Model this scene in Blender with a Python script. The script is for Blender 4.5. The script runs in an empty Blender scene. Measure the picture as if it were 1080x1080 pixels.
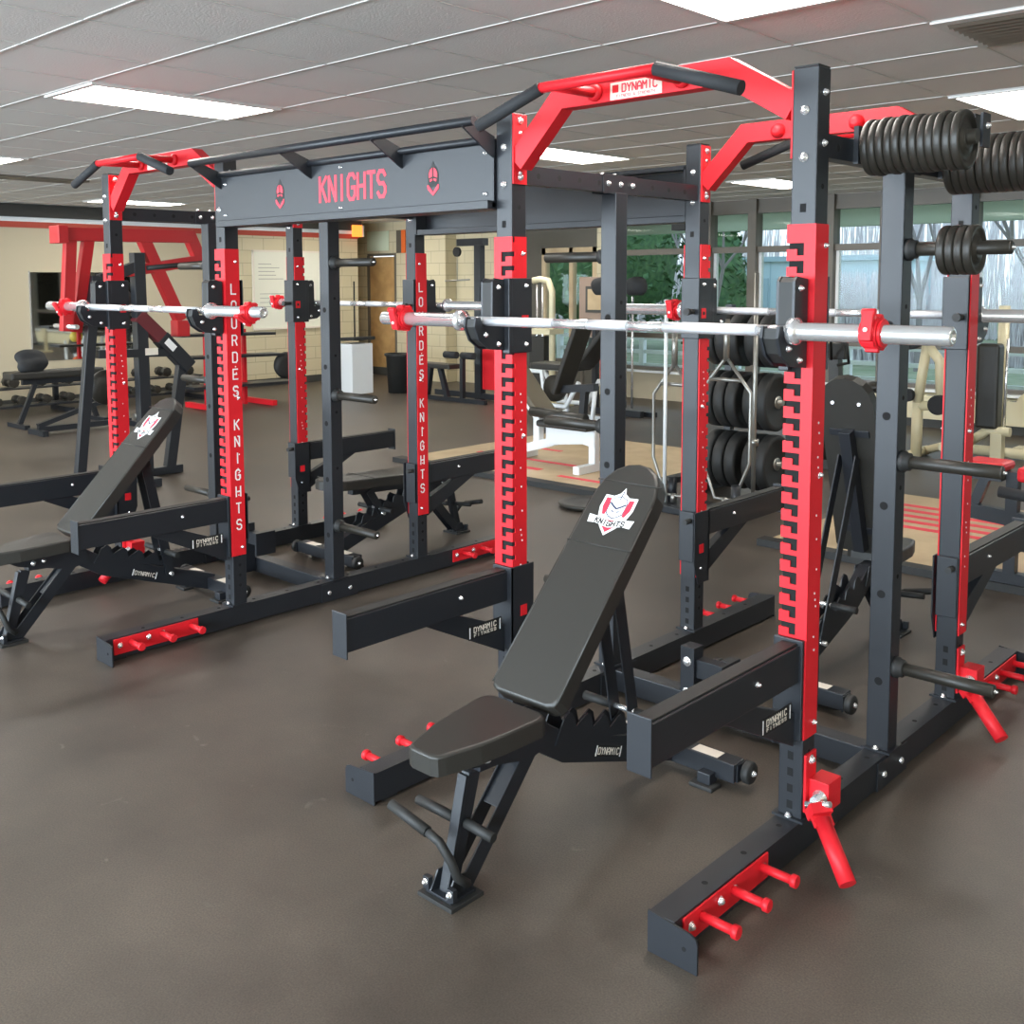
import bpy, bmesh, math, random
from mathutils import Vector, Matrix
random.seed(7)
S = bpy.context.scene
COL = S.collection

# ---------------------------------------------------------------- camera, world, lights, exposure
def setup_camera():
    X, Y, Z = 1.4121, -2.7962, 1.6979
    yaw, pit, roll = math.radians(43.513), math.radians(5.117), math.radians(-.2)
    f, cx, cy = 1102.06, 519.835, 395.113
    F = Vector((-math.sin(yaw)*math.cos(pit), math.cos(yaw)*math.cos(pit), -math.sin(pit)))
    R = Vector((math.cos(yaw), math.sin(yaw), 0)); U = R.cross(F)
    R2 = R*math.cos(roll)+U*math.sin(roll); U2 = U*math.cos(roll)-R*math.sin(roll)
    cam = bpy.data.cameras.new('camera'); o = bpy.data.objects.new('camera', cam); COL.objects.link(o)
    M = Matrix((R2, U2, -F)).transposed().to_4x4(); M.translation = Vector((X, Y, Z))
    o.matrix_world = M
    cam.sensor_fit = 'HORIZONTAL'; cam.sensor_width = 36; cam.lens = f/1080*36
    cam.shift_x = (540-cx)/1080; cam.shift_y = -(540-cy)/1080
    cam.clip_start = .05; cam.clip_end = 300
    S.camera = o
setup_camera()
S.view_settings.view_transform = 'Standard'; S.view_settings.look = 'None'
S.view_settings.gamma = 1; S.view_settings.use_curve_mapping = False
S.view_settings.exposure = 1.15

W = bpy.data.worlds.new('world'); S.world = W; W.use_nodes = True
nt = W.node_tree; bg = nt.nodes['Background']
tc = nt.nodes.new('ShaderNodeTexCoord'); sp = nt.nodes.new('ShaderNodeSeparateXYZ'); rp = nt.nodes.new('ShaderNodeValToRGB')
nt.links.new(tc.outputs['Generated'], sp.inputs[0]); nt.links.new(sp.outputs['Z'], rp.inputs[0]); nt.links.new(rp.outputs[0], bg.inputs[0])
rp.color_ramp.elements[0].position = 0.0; rp.color_ramp.elements[0].color = (.74, .82, .92, 1)
rp.color_ramp.elements[1].position = .5; rp.color_ramp.elements[1].color = (.55, .72, .98, 1)
bg.inputs[1].default_value = .98

def area(name, loc, rot, sx, sy, power, col):
    l = bpy.data.lights.new(name, 'AREA'); l.shape = 'RECTANGLE'; l.size = sx; l.size_y = sy; l.energy = power; l.color = col
    o = bpy.data.objects.new(name, l); o.location = loc; o.rotation_euler = rot; COL.objects.link(o); return o
# daylight enters through the ribbon windows behind the viewer; a portal guides the sky light through the far window wall
area('daylight_near_windows', (-3.9, -7.76, 1.75), (math.radians(90), 0, 0), 18, 1.78, 1020, (.74, .88, 1.0))
p_ = area('window_portal', (-1.4, 9.72, 1.52), (math.radians(-90), 0, 0), 13.2, 2.1, 1, (1, 1, 1)); p_.data.cycles.is_portal = True

# ---------------------------------------------------------------- materials
def mat(name, col, rough=.5, metal=0., emit=0, bump=None, noise=None, coat=0, spec=.5):
    m = bpy.data.materials.new(name); m.use_nodes = True
    n = m.node_tree; b = n.nodes['Principled BSDF']
    b.inputs['Base Color'].default_value = (*col, 1); b.inputs['Roughness'].default_value = rough
    b.inputs['Metallic'].default_value = metal; b.inputs['Specular IOR Level'].default_value = spec
    if coat: b.inputs['Coat Weight'].default_value = coat; b.inputs['Coat Roughness'].default_value = .15
    if emit: b.inputs['Emission Color'].default_value = (*col, 1); b.inputs['Emission Strength'].default_value = emit
    if noise:                                        # (scale, other colour)
        t = n.nodes.new('ShaderNodeTexCoord'); x = n.nodes.new('ShaderNodeTexNoise'); x.inputs['Scale'].default_value = noise[0]; x.inputs['Detail'].default_value = 6
        r = n.nodes.new('ShaderNodeValToRGB'); r.color_ramp.elements[0].position = .35; r.color_ramp.elements[1].position = .65
        r.color_ramp.elements[0].color = (*col, 1); r.color_ramp.elements[1].color = (*noise[1], 1)
        n.links.new(t.outputs['Object'], x.inputs['Vector']); n.links.new(x.outputs['Fac'], r.inputs[0]); n.links.new(r.outputs[0], b.inputs['Base Color'])
    if bump:
        t = n.nodes.new('ShaderNodeTexCoord'); x = n.nodes.new('ShaderNodeTexNoise'); x.inputs['Scale'].default_value = bump[0]; x.inputs['Detail'].default_value = 4
        u = n.nodes.new('ShaderNodeBump'); u.inputs['Strength'].default_value = bump[1]; u.inputs['Distance'].default_value = .002
        n.links.new(t.outputs['Object'], x.inputs['Vector']); n.links.new(x.outputs['Fac'], u.inputs['Height']); n.links.new(u.outputs[0], b.inputs['Normal'])
    return m
STEEL = mat('powder_coated_slate', (.0145, .0165, .0205), .40, bump=(900, .15))
RED = mat('powder_coated_red', (.66, .016, .024), .42, bump=(900, .12), spec=.28)
HOLE = mat('hole_black', (.004, .004, .004), .9)
CHROME = mat('chrome', (.9, .9, .9), .22, .8)
KNURL = mat('knurled_steel', (.72, .73, .75), .42, .7, bump=(1500, .8))
VINYL = mat('black_vinyl', (.026, .0245, .021), .40, bump=(500, .25))
RUBBER = mat('black_rubber', (.018, .018, .017), .6)
FOAM = mat('black_foam', (.02, .021, .023), .75, bump=(700, .3))
IRON = mat('cast_iron_dark', (.024, .021, .016), .42, bump=(300, .3))
WHITE = mat('white_print', (.82, .82, .8), .5)
REDP = mat('red_print', (.75, .03, .06), .5)
CREAM = mat('cream_enamel', (.72, .64, .42), .4)
WHITEM = mat('white_enamel', (.78, .8, .8), .35)
BLKP = mat('black_print', (.01, .01, .01), .6)
LABEL = mat('label_silver', (.75, .68, .58), .5)
ORANGE = mat('orange_plastic', (.85, .16, .03), .5)
WOODM = mat('varnished_wood', (.55, .33, .13), .4, noise=(6, (.42, .24, .09)))
PLY = mat('platform_ply', (.52, .40, .24), .5, noise=(4, (.42, .31, .18)))
GREYTUBE = mat('grey_steel_tube', (.34, .33, .3), .35, .8)
PAPER = mat('paper', (.75, .74, .62), .8)
DARKBASE = mat('charcoal_cove', (.05, .05, .045), .6)
BLUE = mat('dark_blue_print', (.02, .03, .08), .6)
YELLOW = mat('yellow_rubber', (.8, .6, .08), .5)

# ---------------------------------------------------------------- mesh builder
class MB:
    def __init__(s): s.bm = bmesh.new(); s.mats = []
    def mi(s, m):
        if m not in s.mats: s.mats.append(m)
        return s.mats.index(m)
    def face(s, vs, m):
        try: f = s.bm.faces.new(vs); f.material_index = s.mi(m); return f
        except ValueError: return None
    def box(s, x0, x1, y0, y1, z0, z1, m):
        v = [s.bm.verts.new((x, y, z)) for x in (min(x0, x1), max(x0, x1)) for y in (min(y0, y1), max(y0, y1)) for z in (min(z0, z1), max(z0, z1))]
        for q in ((0,1,3,2), (4,6,7,5), (0,4,5,1), (2,3,7,6), (0,2,6,4), (1,5,7,3)): s.face([v[i] for i in q], m)
        return s
    def frame(s, a, b, up):
        d = (Vector(b)-Vector(a)).normalized(); up = Vector(up)
        if abs(d.dot(up)) > .98: up = Vector((0, 1, 0)) if abs(d.y) < .9 else Vector((1, 0, 0))
        r = d.cross(up).normalized(); u = r.cross(d).normalized(); return d, r, u
    def beam(s, a, b, w, h, m, up=(0, 0, 1)):
        a, b = Vector(a), Vector(b); d, r, u = s.frame(a, b, up)
        MB.k = (getattr(MB, 'k', 0)+1) % 7; w *= 1+.004*MB.k; h *= 1+.003*((MB.k*3) % 7)
        v = [s.bm.verts.new(p+r*i*w/2+u*j*h/2) for p in (a, b) for i, j in ((-1,-1), (1,-1), (1,1), (-1,1))]
        for q in ((3,2,1,0), (4,5,6,7), (0,1,5,4), (1,2,6,5), (2,3,7,6), (3,0,4,7)): s.face([v[i] for i in q], m)
        return s
    def path(s, pts, w, h, m, up=(0, 1, 0)):            # mitred rectangular section along a polyline
        pts = [Vector(p) for p in pts]; up = Vector(up); rings = []
        for i, p in enumerate(pts):
            d0 = (p-pts[i-1]).normalized() if i else (pts[1]-p).normalized()
            d1 = (pts[i+1]-p).normalized() if i < len(pts)-1 else d0
            t = (d0+d1).normalized(); k = 1/max(.3, t.dot(d0)); n = t.cross(up).normalized()
            rings.append([s.bm.verts.new(p+n*i2*h/2*k+up*j*w/2) for i2, j in ((-1,-1), (1,-1), (1,1), (-1,1))])
        for a, b in zip(rings, rings[1:]):
            for k in range(4): s.face([a[k], a[(k+1) % 4], b[(k+1) % 4], b[k]], m)
        s.face(rings[0][::-1], m); s.face(rings[-1], m); return s
    def tube(s, pts, r, m, n=12, caps=True, smooth=True):
        pts = [Vector(p) for p in pts]; rings = []; R = None
        rr = r if isinstance(r, (list, tuple)) else [r]*len(pts)
        for i, p in enumerate(pts):
            d0 = (p-pts[i-1]).normalized() if i else (pts[1]-p).normalized()
            d1 = (pts[i+1]-p).normalized() if i < len(pts)-1 else d0
            t = (d0+d1); t = t.normalized() if t.length > 1e-6 else d0
            if R is None: R = t.cross(Vector((0, 0, 1)) if abs(t.z) < .9 else Vector((1, 0, 0))).normalized()
            else: R = (R-t*R.dot(t)).normalized()
            U = t.cross(R)
            rings.append([s.bm.verts.new(p+(R*math.cos(2*math.pi*k/n)+U*math.sin(2*math.pi*k/n))*rr[i]) for k in range(n)])
        for a, b in zip(rings, rings[1:]):
            for k in range(n):
                f = s.face([a[k], a[(k+1) % n], b[(k+1) % n], b[k]], m)
                if f: f.smooth = smooth
        if caps: s.face(rings[0][::-1], m); s.face(rings[-1], m)
        return s
    def prism(s, poly, ax, a, b, m):                    # poly in the two other axes, extruded along ax (0,1,2) from a to b
        def P(p, t):
            c = [0, 0, 0]; o = [i for i in range(3) if i != ax]; c[o[0]], c[o[1]], c[ax] = p[0], p[1], t; return c
        A = [s.bm.verts.new(P(p, a)) for p in poly]; B = [s.bm.verts.new(P(p, b)) for p in poly]
        s.face(A[::-1], m); s.face(B, m)
        for i in range(len(poly)): j = (i+1) % len(poly); s.face([A[i], A[j], B[j], B[i]], m)
        return s
    def lathe(s, prof, c, ax, m, n=24, smooth=True):    # prof: (offset along ax, radius)
        c = Vector(c); o = [i for i in range(3) if i != ax]; rings = []
        for t, r in prof:
            ring = []
            for k in range(n):
                p = c.copy(); p[ax] += t; p[o[0]] += r*math.cos(2*math.pi*k/n); p[o[1]] += r*math.sin(2*math.pi*k/n); ring.append(s.bm.verts.new(p))
            rings.append(ring)
        for a, b in zip(rings, rings[1:]):
            for k in range(n):
                f = s.face([a[k], a[(k+1) % n], b[(k+1) % n], b[k]], m)
                if f: f.smooth = smooth
        s.face(rings[0][::-1], m); s.face(rings[-1], m); return s
    def disc(s, c, ax, r, t, m, n=12): return s.lathe([(-t/2, r), (t/2, r)], c, ax, m, n, False)
    def bolt(s, c, ax, sgn=1, r=.011):                   # domed nut
        return s.lathe([(0, r*1.35), (sgn*.003, r*1.35), (sgn*.003, r), (sgn*.009, r*.95), (sgn*.013, r*.4)], c, ax, CHROME, 8)
    def xf(s, M):
        s.bm.transform(M); return s
    def build(s, name, parent=None, bevel=0, label=None):
        bmesh.ops.recalc_face_normals(s.bm, faces=s.bm.faces[:])
        me = bpy.data.meshes.new(name); s.bm.to_mesh(me); s.bm.free()
        for m in s.mats: me.materials.append(m)
        o = bpy.data.objects.new(name, me); COL.objects.link(o)
        if parent: o.parent = parent
        if bevel:
            b = o.modifiers.new('edge', 'BEVEL'); b.width = bevel; b.segments = 2; b.limit_method = 'ANGLE'; b.angle_limit = math.radians(40)
        if label: o['label'] = label
        return o
def thing(name, label, cat, loc=(0, 0, 0), rz=0, group=None):
    o = bpy.data.objects.new(name, None); COL.objects.link(o); o.location = loc; o.rotation_euler = (0, 0, rz); o.empty_display_size = .1
    o['label'] = label; o['category'] = cat
    if group: o['group'] = group
    return o
def tag(o, label, cat, group=None):
    o['label'] = label; o['category'] = cat
    if group: o['group'] = group
    return o
def struct(o): o['kind'] = 'structure'; return o
def copy_tree(o, parent=None):
    c = o.copy(); COL.objects.link(c)
    if parent: c.parent = parent
    for ch in list(o.children): copy_tree(ch, c)
    return c

# stroke letters on a 1 x 1.5 grid (octagonal block lettering)
GL = {
 'L': ['0,1.5 0,0 1,0'], 'O': ['.25,0 .75,0 1,.25 1,1.25 .75,1.5 .25,1.5 0,1.25 0,.25 .25,0'],
 'U': ['0,1.5 0,.25 .25,0 .75,0 1,.25 1,1.5'], 'R': ['0,0 0,1.5 .75,1.5 1,1.25 1,1 .75,.75 0,.75', '.6,.75 1,0'],
 'D': ['0,0 0,1.5 .75,1.5 1,1.25 1,.25 .75,0 0,0'], 'E': ['1,0 0,0 0,1.5 1,1.5', '0,.75 .8,.75'],
 'S': ['0,.25 .25,0 .75,0 1,.25 1,.55 .75,.78 .25,.78 0,1 0,1.25 .25,1.5 .75,1.5 1,1.25'],
 'K': ['0,0 0,1.5', '1,1.5 0,.7', '.3,.95 1,0'], 'N': ['0,0 0,1.5 1,0 1,1.5'], 'I': ['.5,0 .5,1.5'],
 'G': ['1,1.25 .75,1.5 .25,1.5 0,1.25 0,.25 .25,0 .75,0 1,.25 1,.7 .55,.7'], 'H': ['0,0 0,1.5', '1,0 1,1.5', '0,.75 1,.75'],
 'T': ['.5,0 .5,1.5', '0,1.5 1,1.5'], 'Y': ['0,1.5 .5,.75 1,1.5', '.5,.75 .5,0'], 'A': ['0,0 0,1.1 .4,1.5 .6,1.5 1,1.1 1,0', '0,.6 1,.6'],
 'M': ['0,0 0,1.5 .5,.8 1,1.5 1,0'], 'C': ['1,1.25 .75,1.5 .25,1.5 0,1.25 0,.25 .25,0 .75,0 1,.25'],
 'F': ['0,0 0,1.5 1,1.5', '0,.75 .8,.75'], '&': ['1,0 .2,1.1 .4,1.5 .7,1.3 0,.4 .3,0 1,.6']}
def letter(mb, ch, o, ux, uy, un, w, h, t, m, lift=.0015):
    """one stroked capital: origin o, unit vectors along width, height and outward normal"""
    o, ux, uy, un = Vector(o), Vector(ux), Vector(uy), Vector(un)
    for st in GL.get(ch, []):
        P = [o+ux*float(a.split(',')[0])*w+uy*float(a.split(',')[1])/1.5*h for a in st.split()]
        for a, b in zip(P, P[1:]):
            d = (b-a).normalized(); mb.beam(a-d*t*.35, b+d*t*.35, t, lift*2, m, up=un)
def word(mb, txt, c, ux, uy, un, w, h, gap, t, m, lift=.0015):
    ux = Vector(ux); tot = len(txt)*w+(len(txt)-1)*gap; p = Vector(c)-ux*tot/2-Vector(uy)*h/2
    for ch in txt: letter(mb, ch, p, ux, uy, un, w, h, t, m, lift); p = p+ux*(w+gap)
def decal(mb, pts, o, ux, uy, un, m, t=.001, lift=0):
    o, ux, uy, un = Vector(o), Vector(ux), Vector(uy), Vector(un)
    A = [mb.bm.verts.new(o+ux*a+uy*b+un*lift) for a, b in pts]; B = [mb.bm.verts.new(v.co+un*t) for v in A]
    mb.face(A[::-1], m); mb.face(B, m)
    for i in range(len(A)): j = (i+1) % len(A); mb.face([A[i], A[j], B[j], B[i]], m)
def helmet(mb, o, ux, uy, un, s, red, dark):
    """plumed knight helmet emblem, s = half height"""
    k = lambda P: [(a*s, b*s) for a, b in P]
    decal(mb, k([(0, 1), (.14, .72), (.34, .55), (.46, .2), (.44, -.3), (.3, -.5), (-.3, -.5), (-.44, -.3), (-.46, .2), (-.34, .55), (-.14, .72)]), o, ux, uy, un, dark, .001)
    decal(mb, k([(-.06, .62), (-.06, .12), (-.34, .02), (-.36, .25), (-.25, .5)]), o, ux, uy, un, red, .001, .001)
    decal(mb, k([(.06, .62), (.06, .12), (.34, .02), (.36, .25), (.25, .5)]), o, ux, uy, un, red, .001, .001)
    decal(mb, k([(-.3, -.06), (-.06, .0), (-.06, -.12), (-.26, -.2)]), o, ux, uy, un, red, .001, .001)
    decal(mb, k([(.3, -.06), (.06, .0), (.06, -.12), (.26, -.2)]), o, ux, uy, un, red, .001, .001)
    decal(mb, k([(-.5, -.4), (-.42, -.34), (0, -.78), (.42, -.34), (.5, -.4), (.46, -.62), (0, -1.0), (-.46, -.62)]), o, ux, uy, un, red, .001, .001)

# ================================================================= THE SETTING
def floor_mat():
    m = mat('rubber_floor', (.09, .075, .062), .45); n = m.node_tree; b = n.nodes['Principled BSDF']; N = n.nodes.new
    t = N('ShaderNodeTexCoord')
    a = N('ShaderNodeTexNoise'); a.inputs['Scale'].default_value = 1.1; a.inputs['Detail'].default_value = 8; a.inputs['Roughness'].default_value = .65
    c = N('ShaderNodeTexNoise'); c.inputs['Scale'].default_value = 190; c.inputs['Detail'].default_value = 3
    r = N('ShaderNodeValToRGB'); e = r.color_ramp.elements; e[0].position = .32; e[1].position = .7
    e[0].color = (.044, .035, .028, 1); e[1].color = (.104, .085, .067, 1)
    r2 = N('ShaderNodeValToRGB'); r2.color_ramp.elements[0].position = .3; r2.color_ramp.elements[1].position = .75
    r2.color_ramp.elements[0].color = (.7, .7, .7, 1); r2.color_ramp.elements[1].color = (1.4, 1.38, 1.35, 1)
    x = N('ShaderNodeMix'); x.data_type = 'RGBA'; x.blend_type = 'MULTIPLY'; x.inputs[0].default_value = 1
    rr = N('ShaderNodeMapRange'); rr.inputs[3].default_value = .36; rr.inputs[4].default_value = .56
    bp = N('ShaderNodeBump'); bp.inputs['Strength'].default_value = .35; bp.inputs['Distance'].default_value = .0015
    for s in (a, c): n.links.new(t.outputs['Object'], s.inputs['Vector'])
    n.links.new(a.outputs['Fac'], r.inputs[0]); n.links.new(c.outputs['Fac'], r2.inputs[0])
    n.links.new(r.outputs[0], x.inputs[6]); n.links.new(r2.outputs[0], x.inputs[7])
    # faint chalk scuffs
    sc = N('ShaderNodeTexNoise'); sc.inputs['Scale'].default_value = 7; sc.inputs['Detail'].default_value = 10; sc.inputs['Distortion'].default_value = 1.2
    sr = N('ShaderNodeValToRGB'); sr.color_ramp.elements[0].position = .70; sr.color_ramp.elements[1].position = .8; sr.color_ramp.elements[1].color = (.35, .35, .35, 1)
    y = N('ShaderNodeMix'); y.data_type = 'RGBA'; y.blend_type = 'MIX'; y.inputs[7].default_value = (.3, .27, .24, 1)
    n.links.new(t.outputs['Object'], sc.inputs['Vector']); n.links.new(sc.outputs['Fac'], sr.inputs[0]); n.links.new(sr.outputs[0], y.inputs[0])
    n.links.new(x.outputs[2], y.inputs[6]); n.links.new(y.outputs[2], b.inputs['Base Color'])
    n.links.new(a.outputs['Fac'], rr.inputs[0]); n.links.new(rr.outputs[0], b.inputs['Roughness'])
    n.links.new(c.outputs['Fac'], bp.inputs['Height']); n.links.new(bp.outputs[0], b.inputs['Normal'])
    return m
X0, X1, Y0, Y1, ZC = -13.0, 5.2, -7.6, 9.6, 2.755
struct(MB().box(X0-1.2, X1, Y0, Y1+.1, -.1, 0, floor_mat()).build('floor'))
TILE = mat('acoustic_tile', (.74, .71, .67), .9, bump=(90, .9))
TEE = mat('ceiling_tee', (.66, .64, .6), .5)
c = MB().box(X0-1.2, X1, Y0, Y1+.1, ZC, ZC+.1, TILE)
gx, gy = -2.758, -.18
k = -18
while gx+.6096*k < X1:
    x = gx+.6096*k; k += 1
    if x > X0-1.2: c.box(x-.007, x+.007, Y0, Y1, ZC-.0035, ZC-.0005, TEE)
k = -13
while gy+.6096*k < Y1:
    y = gy+.6096*k; k += 1
    if y > Y0: c.box(X0-1.2, X1, y-.007, y+.007, ZC-.004, ZC-.001, TEE)
struct(c.build('ceiling'))

WALLP = mat('beige_paint', (.50, .43, .30), .7)
def block_mat():
    m = mat('painted_block', (.6, .52, .34), .6); n = m.node_tree; b = n.nodes['Principled BSDF']
    t = n.nodes.new('ShaderNodeTexCoord'); mp = n.nodes.new('ShaderNodeMapping'); mp.inputs['Rotation'].default_value = (math.radians(90), 0, 0)
    cx = n.nodes.new('ShaderNodeSeparateXYZ'); cb = n.nodes.new('ShaderNodeCombineXYZ'); ad = n.nodes.new('ShaderNodeMath')
    br = n.nodes.new('ShaderNodeTexBrick'); br.inputs['Scale'].default_value = 1; br.inputs['Brick Width'].default_value = .4; br.inputs['Row Height'].default_value = .2
    br.inputs['Mortar Size'].default_value = .006; br.inputs['Color1'].default_value = (.62, .54, .36, 1); br.inputs['Color2'].default_value = (.6, .52, .34, 1); br.inputs['Mortar'].default_value = (.42, .36, .24, 1)
    n.links.new(t.outputs['Object'], cx.inputs[0]); n.links.new(cx.outputs[0], ad.inputs[0]); n.links.new(cx.outputs[1], ad.inputs[1])
    n.links.new(ad.outputs[0], cb.inputs[0]); n.links.new(cx.outputs[2], cb.inputs[1]); n.links.new(cb.outputs[0], br.inputs[0]); n.links.new(br.outputs[0], b.inputs['Base Color'])
    return m
BLOCK = block_mat()
FR = mat('bronze_window_frame', (.13, .11, .085), .45)
struct(MB().box(X0-.15, X0, Y0, 6.3, 0, ZC, WALLP).box(X0-.15, X0, 6.3, 8.95, 0, ZC, BLOCK).build('wall_left'))
struct(MB().box(X1, X1+.15, Y0, Y1, 0, ZC, WALLP).build('wall_right'))
# wall behind the viewer: knee wall, head and posts around a ribbon of glazing
b = MB().box(X0, X1, Y0-.12, Y0, 0, .85, WALLP).box(X0, X1, Y0-.12, Y0, 2.65, ZC, WALLP)
for x in (-13, -10, -7, -4, -1, 2, 5.1): b.box(x, x+.1, Y0-.12, Y0, .85, 2.65, FR)
struct(b.build('wall_back'))
# dark soffit, white strip and red stripe at the head of the left wall
struct(MB().box(X0, X0+.12, Y0, 8.95, 2.58, ZC-.01, mat('soffit_dark', (.035, .034, .03), .6)).build('trim_1'))
struct(MB().box(X0, X0+.03, Y0, 8.95, 2.52, 2.58, WHITEM).build('trim_2'))
struct(MB().box(X0, X0+.025, Y0, 8.95, 2.44, 2.52, mat('red_wall_stripe', (.45, .06, .035), .6)).build('trim_3'))
struct(MB().box(X0, X0+.02, Y0, 8.95, 0, .12, DARKBASE).build('baseboard_left'))
# alcove with the wooden door, then a block wall with a pier, then the dark glazed opening, then windows
b = MB().box(-14.15, -14.05, 8.95, Y1+.15, 0, ZC, BLOCK).box(-14.15, -13.15, 8.85, 8.95, 0, ZC, BLOCK)
b.box(-14.05, -13.52, Y1, Y1+.15, 0, ZC, BLOCK).box(-13.52, -12.72, Y1, Y1+.15, 2.16, 2.2, FR)
b.box(-12.72, -11.75, Y1, Y1+.15, 0, ZC, BLOCK)
b.box(-11.75, -11.2, Y1-.25, Y1+.15, 0, ZC, BLOCK)
b.box(-11.2, -9.75, Y1, Y1+.15, 0, ZC, BLOCK)
b.box(-13.52, -12.72, Y1, Y1+.15, 2.2, ZC, BLOCK)
DK = mat('dark_lobby_paint', (.10, .09, .07), .7)
b.box(-9.75, -9.3, Y1, Y1+.15, 0, ZC, DK).box(-9.3, -8.2, Y1, Y1+.15, 2.2, ZC, DK)
b.box(-8.2, -8.05, Y1-.02, Y1+.15, 0, ZC, BLOCK)
b.box(-8.05, X1, Y1, Y1+.15, 0, .42, WALLP).box(-8.05, X1, Y1, Y1+.15, 2.62, ZC, FR)
struct(b.build('wall_far'))
d = MB().box(-13.52, -12.72, Y1+.02, Y1+.06, .14, 2.14, WOODM).build('door_1'); struct(d)
MB().box(-13.5, -12.74, Y1+.005, Y1+.02, .0, .14, DARKBASE).build('kick_plate', d)
MB().box(-13.52, -13.47, Y1-.01, Y1+.02, 0, 2.16, FR).box(-12.77, -12.72, Y1-.01, Y1+.02, 0, 2.16, FR).build('door_frame', d)
MB().tube([(-12.85, Y1-.03, 1.02), (-12.95, Y1-.03, 1.02)], .012, CHROME, 8).tube([(-12.85, Y1+.02, 1.02), (-12.85, Y1-.03, 1.02)], .012, CHROME, 8).build('door_handle', d)
GLASS = bpy.data.materials.new('clear_glazing'); GLASS.use_nodes = True
g = GLASS.node_tree; g.nodes.remove(g.nodes['Principled BSDF'])
tr = g.nodes.new('ShaderNodeBsdfTransparent'); tr.inputs[0].default_value = (.9, .95, .93, 1); gl = g.nodes.new('ShaderNodeBsdfGlossy'); gl.inputs['Roughness'].default_value = .02
fr = g.nodes.new('ShaderNodeFresnel'); fr.inputs[0].default_value = 1.17; mx = g.nodes.new('ShaderNodeMixShader')
g.links.new(fr.outputs[0], mx.inputs[0]); g.links.new(tr.outputs[0], mx.inputs[1]); g.links.new(gl.outputs[0], mx.inputs[2]); g.links.new(mx.outputs[0], g.nodes['Material Output'].inputs[0])
def window(n, x0, x1, mull=()):
    f = MB()
    for x in (x0, x1-.05)+tuple(mull): f.box(x, x+.05, Y1-.02, Y1+.1, .42, 2.62, FR)
    for z, h in ((.42, .05), (.88, .07), (2.06, .08), (2.57, .05)): f.box(x0, x1, Y1-.015, Y1+.1, z, z+h, FR)
    f.box(x0, x1, Y1-.12, Y1, .39, .42, WHITEM)
    w = struct(f.build('window_%d' % n))
    MB().box(x0+.02, x1-.02, Y1+.04, Y1+.046, .45, 2.6, GLASS).build('pane', w)
    s = MB()
    for z0, z1 in ((.95, 2.06),):
        s.box(x0+.06, x0+.1, Y1+.03, Y1+.09, z0, z1, WHITEM)
    s.build('inner_sash', w)
xs = [-8.05, -6.3, -5.62, -4.55, -3.85, -2.85, -1.5, 0.2, 2, 3.6, 5.2]
for i in range(len(xs)-1): window(i+1, xs[i], xs[i+1]-.0)
for i, x in enumerate(xs[1:-1]): struct(MB().box(x-.06, x+.06, Y1-.06, Y1+.12, 0, ZC, FR).build('trim_%d' % (10+i)))
# glazed lobby opening
w = struct(MB().box(-9.3, -9.22, Y1, Y1+.1, 0, 2.2, PLY).box(-8.75, -8.68, Y1, Y1+.1, 0, 2.2, PLY).box(-8.3, -8.2, Y1, Y1+.1, 0, 2.2, PLY).box(-9.3, -8.2, Y1, Y1+.1, 2.1, 2.2, PLY).box(-9.3, -8.2, Y1, Y1+.1, 0, .5, DK).build('window_20'))
MB().box(-9.25, -8.25, Y1+.04, Y1+.046, .4, 2.15, GLASS).build('pane', w)

# ceiling lights (cell .61 x 1.22, every six tiles)
LGT = mat('troffer_diffuser', (1.0, .955, .88), .5, emit=9.4)
def light(x, y, lab):
    t = thing('ceiling_light', lab, 'light', (x, y, ZC-.012), group='recessed ceiling lights')
    MB().box(.012, .598, .012, .045, -.004, .012, TEE).box(.012, .598, 1.175, 1.207, -.004, .012, TEE).box(.012, .045, .045, 1.175, -.004, .012, TEE).box(.565, .598, .045, 1.175, -.004, .012, TEE).build('frame', t)
    MB().box(.045, .565, .045, 1.175, .002, .01, LGT).build('diffuser', t)
PL = {(0, 0): 'recessed ceiling light cut by the top edge above the red pull-up arch', (1, 0): 'recessed ceiling light nearest the upper left corner over the far rack',
      (2, 0): 'recessed ceiling light at the left edge of the photo', (0, 1): 'recessed ceiling light at the right edge beyond the rows of plates',
      (1, 1): 'recessed ceiling light seen through the red pull-up arch of the near rack', (2, 1): 'recessed ceiling light hidden behind the KNIGHTS header panel',
      (3, 0): 'recessed ceiling light low behind the red arch of the far rack', (1, 2): 'recessed ceiling light just left of the tall near post, close to the windows',
      (3, 1): 'recessed ceiling light deep in the far left corner behind the header panel', (2, 2): 'recessed ceiling light behind the near left post, deep in the room', (0, 2): 'recessed ceiling light nearest the right-hand windows'}
for i in (-1, 0, 1, 2, 3):
    for j in (-1, 0, 1, 2):
        x, y = -.93-3.6576*i, -.18+3.6576*j
        if x > X0 and y < Y1-1.3 and not (i == -1 and j != 0): light(x, y, PL.get((i, j), 'recessed ceiling light outside the photo, beside or behind the viewer'))
t = thing('air_vent', 'grey slotted air vent in the ceiling at the upper right corner', 'vent', (-.32, 1.65, ZC-.02))
MB().box(0, .61, 0, .61, .008, .02, TEE).build('frame', t)
v = MB()
for i in range(9): v.beam((.05, .07+i*.058, .004), (.56, .07+i*.058, .004), .03, .004, FR, up=(0, .5, 1))
v.build('louvre', t)
t = thing('air_vent', 'dark linear air vent in the ceiling at the left edge above the far rack', 'vent', (-9.5, .4, ZC-.02))
MB().box(0, .3, 0, 1.9, .0, .02, FR).build('frame', t)

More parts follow.
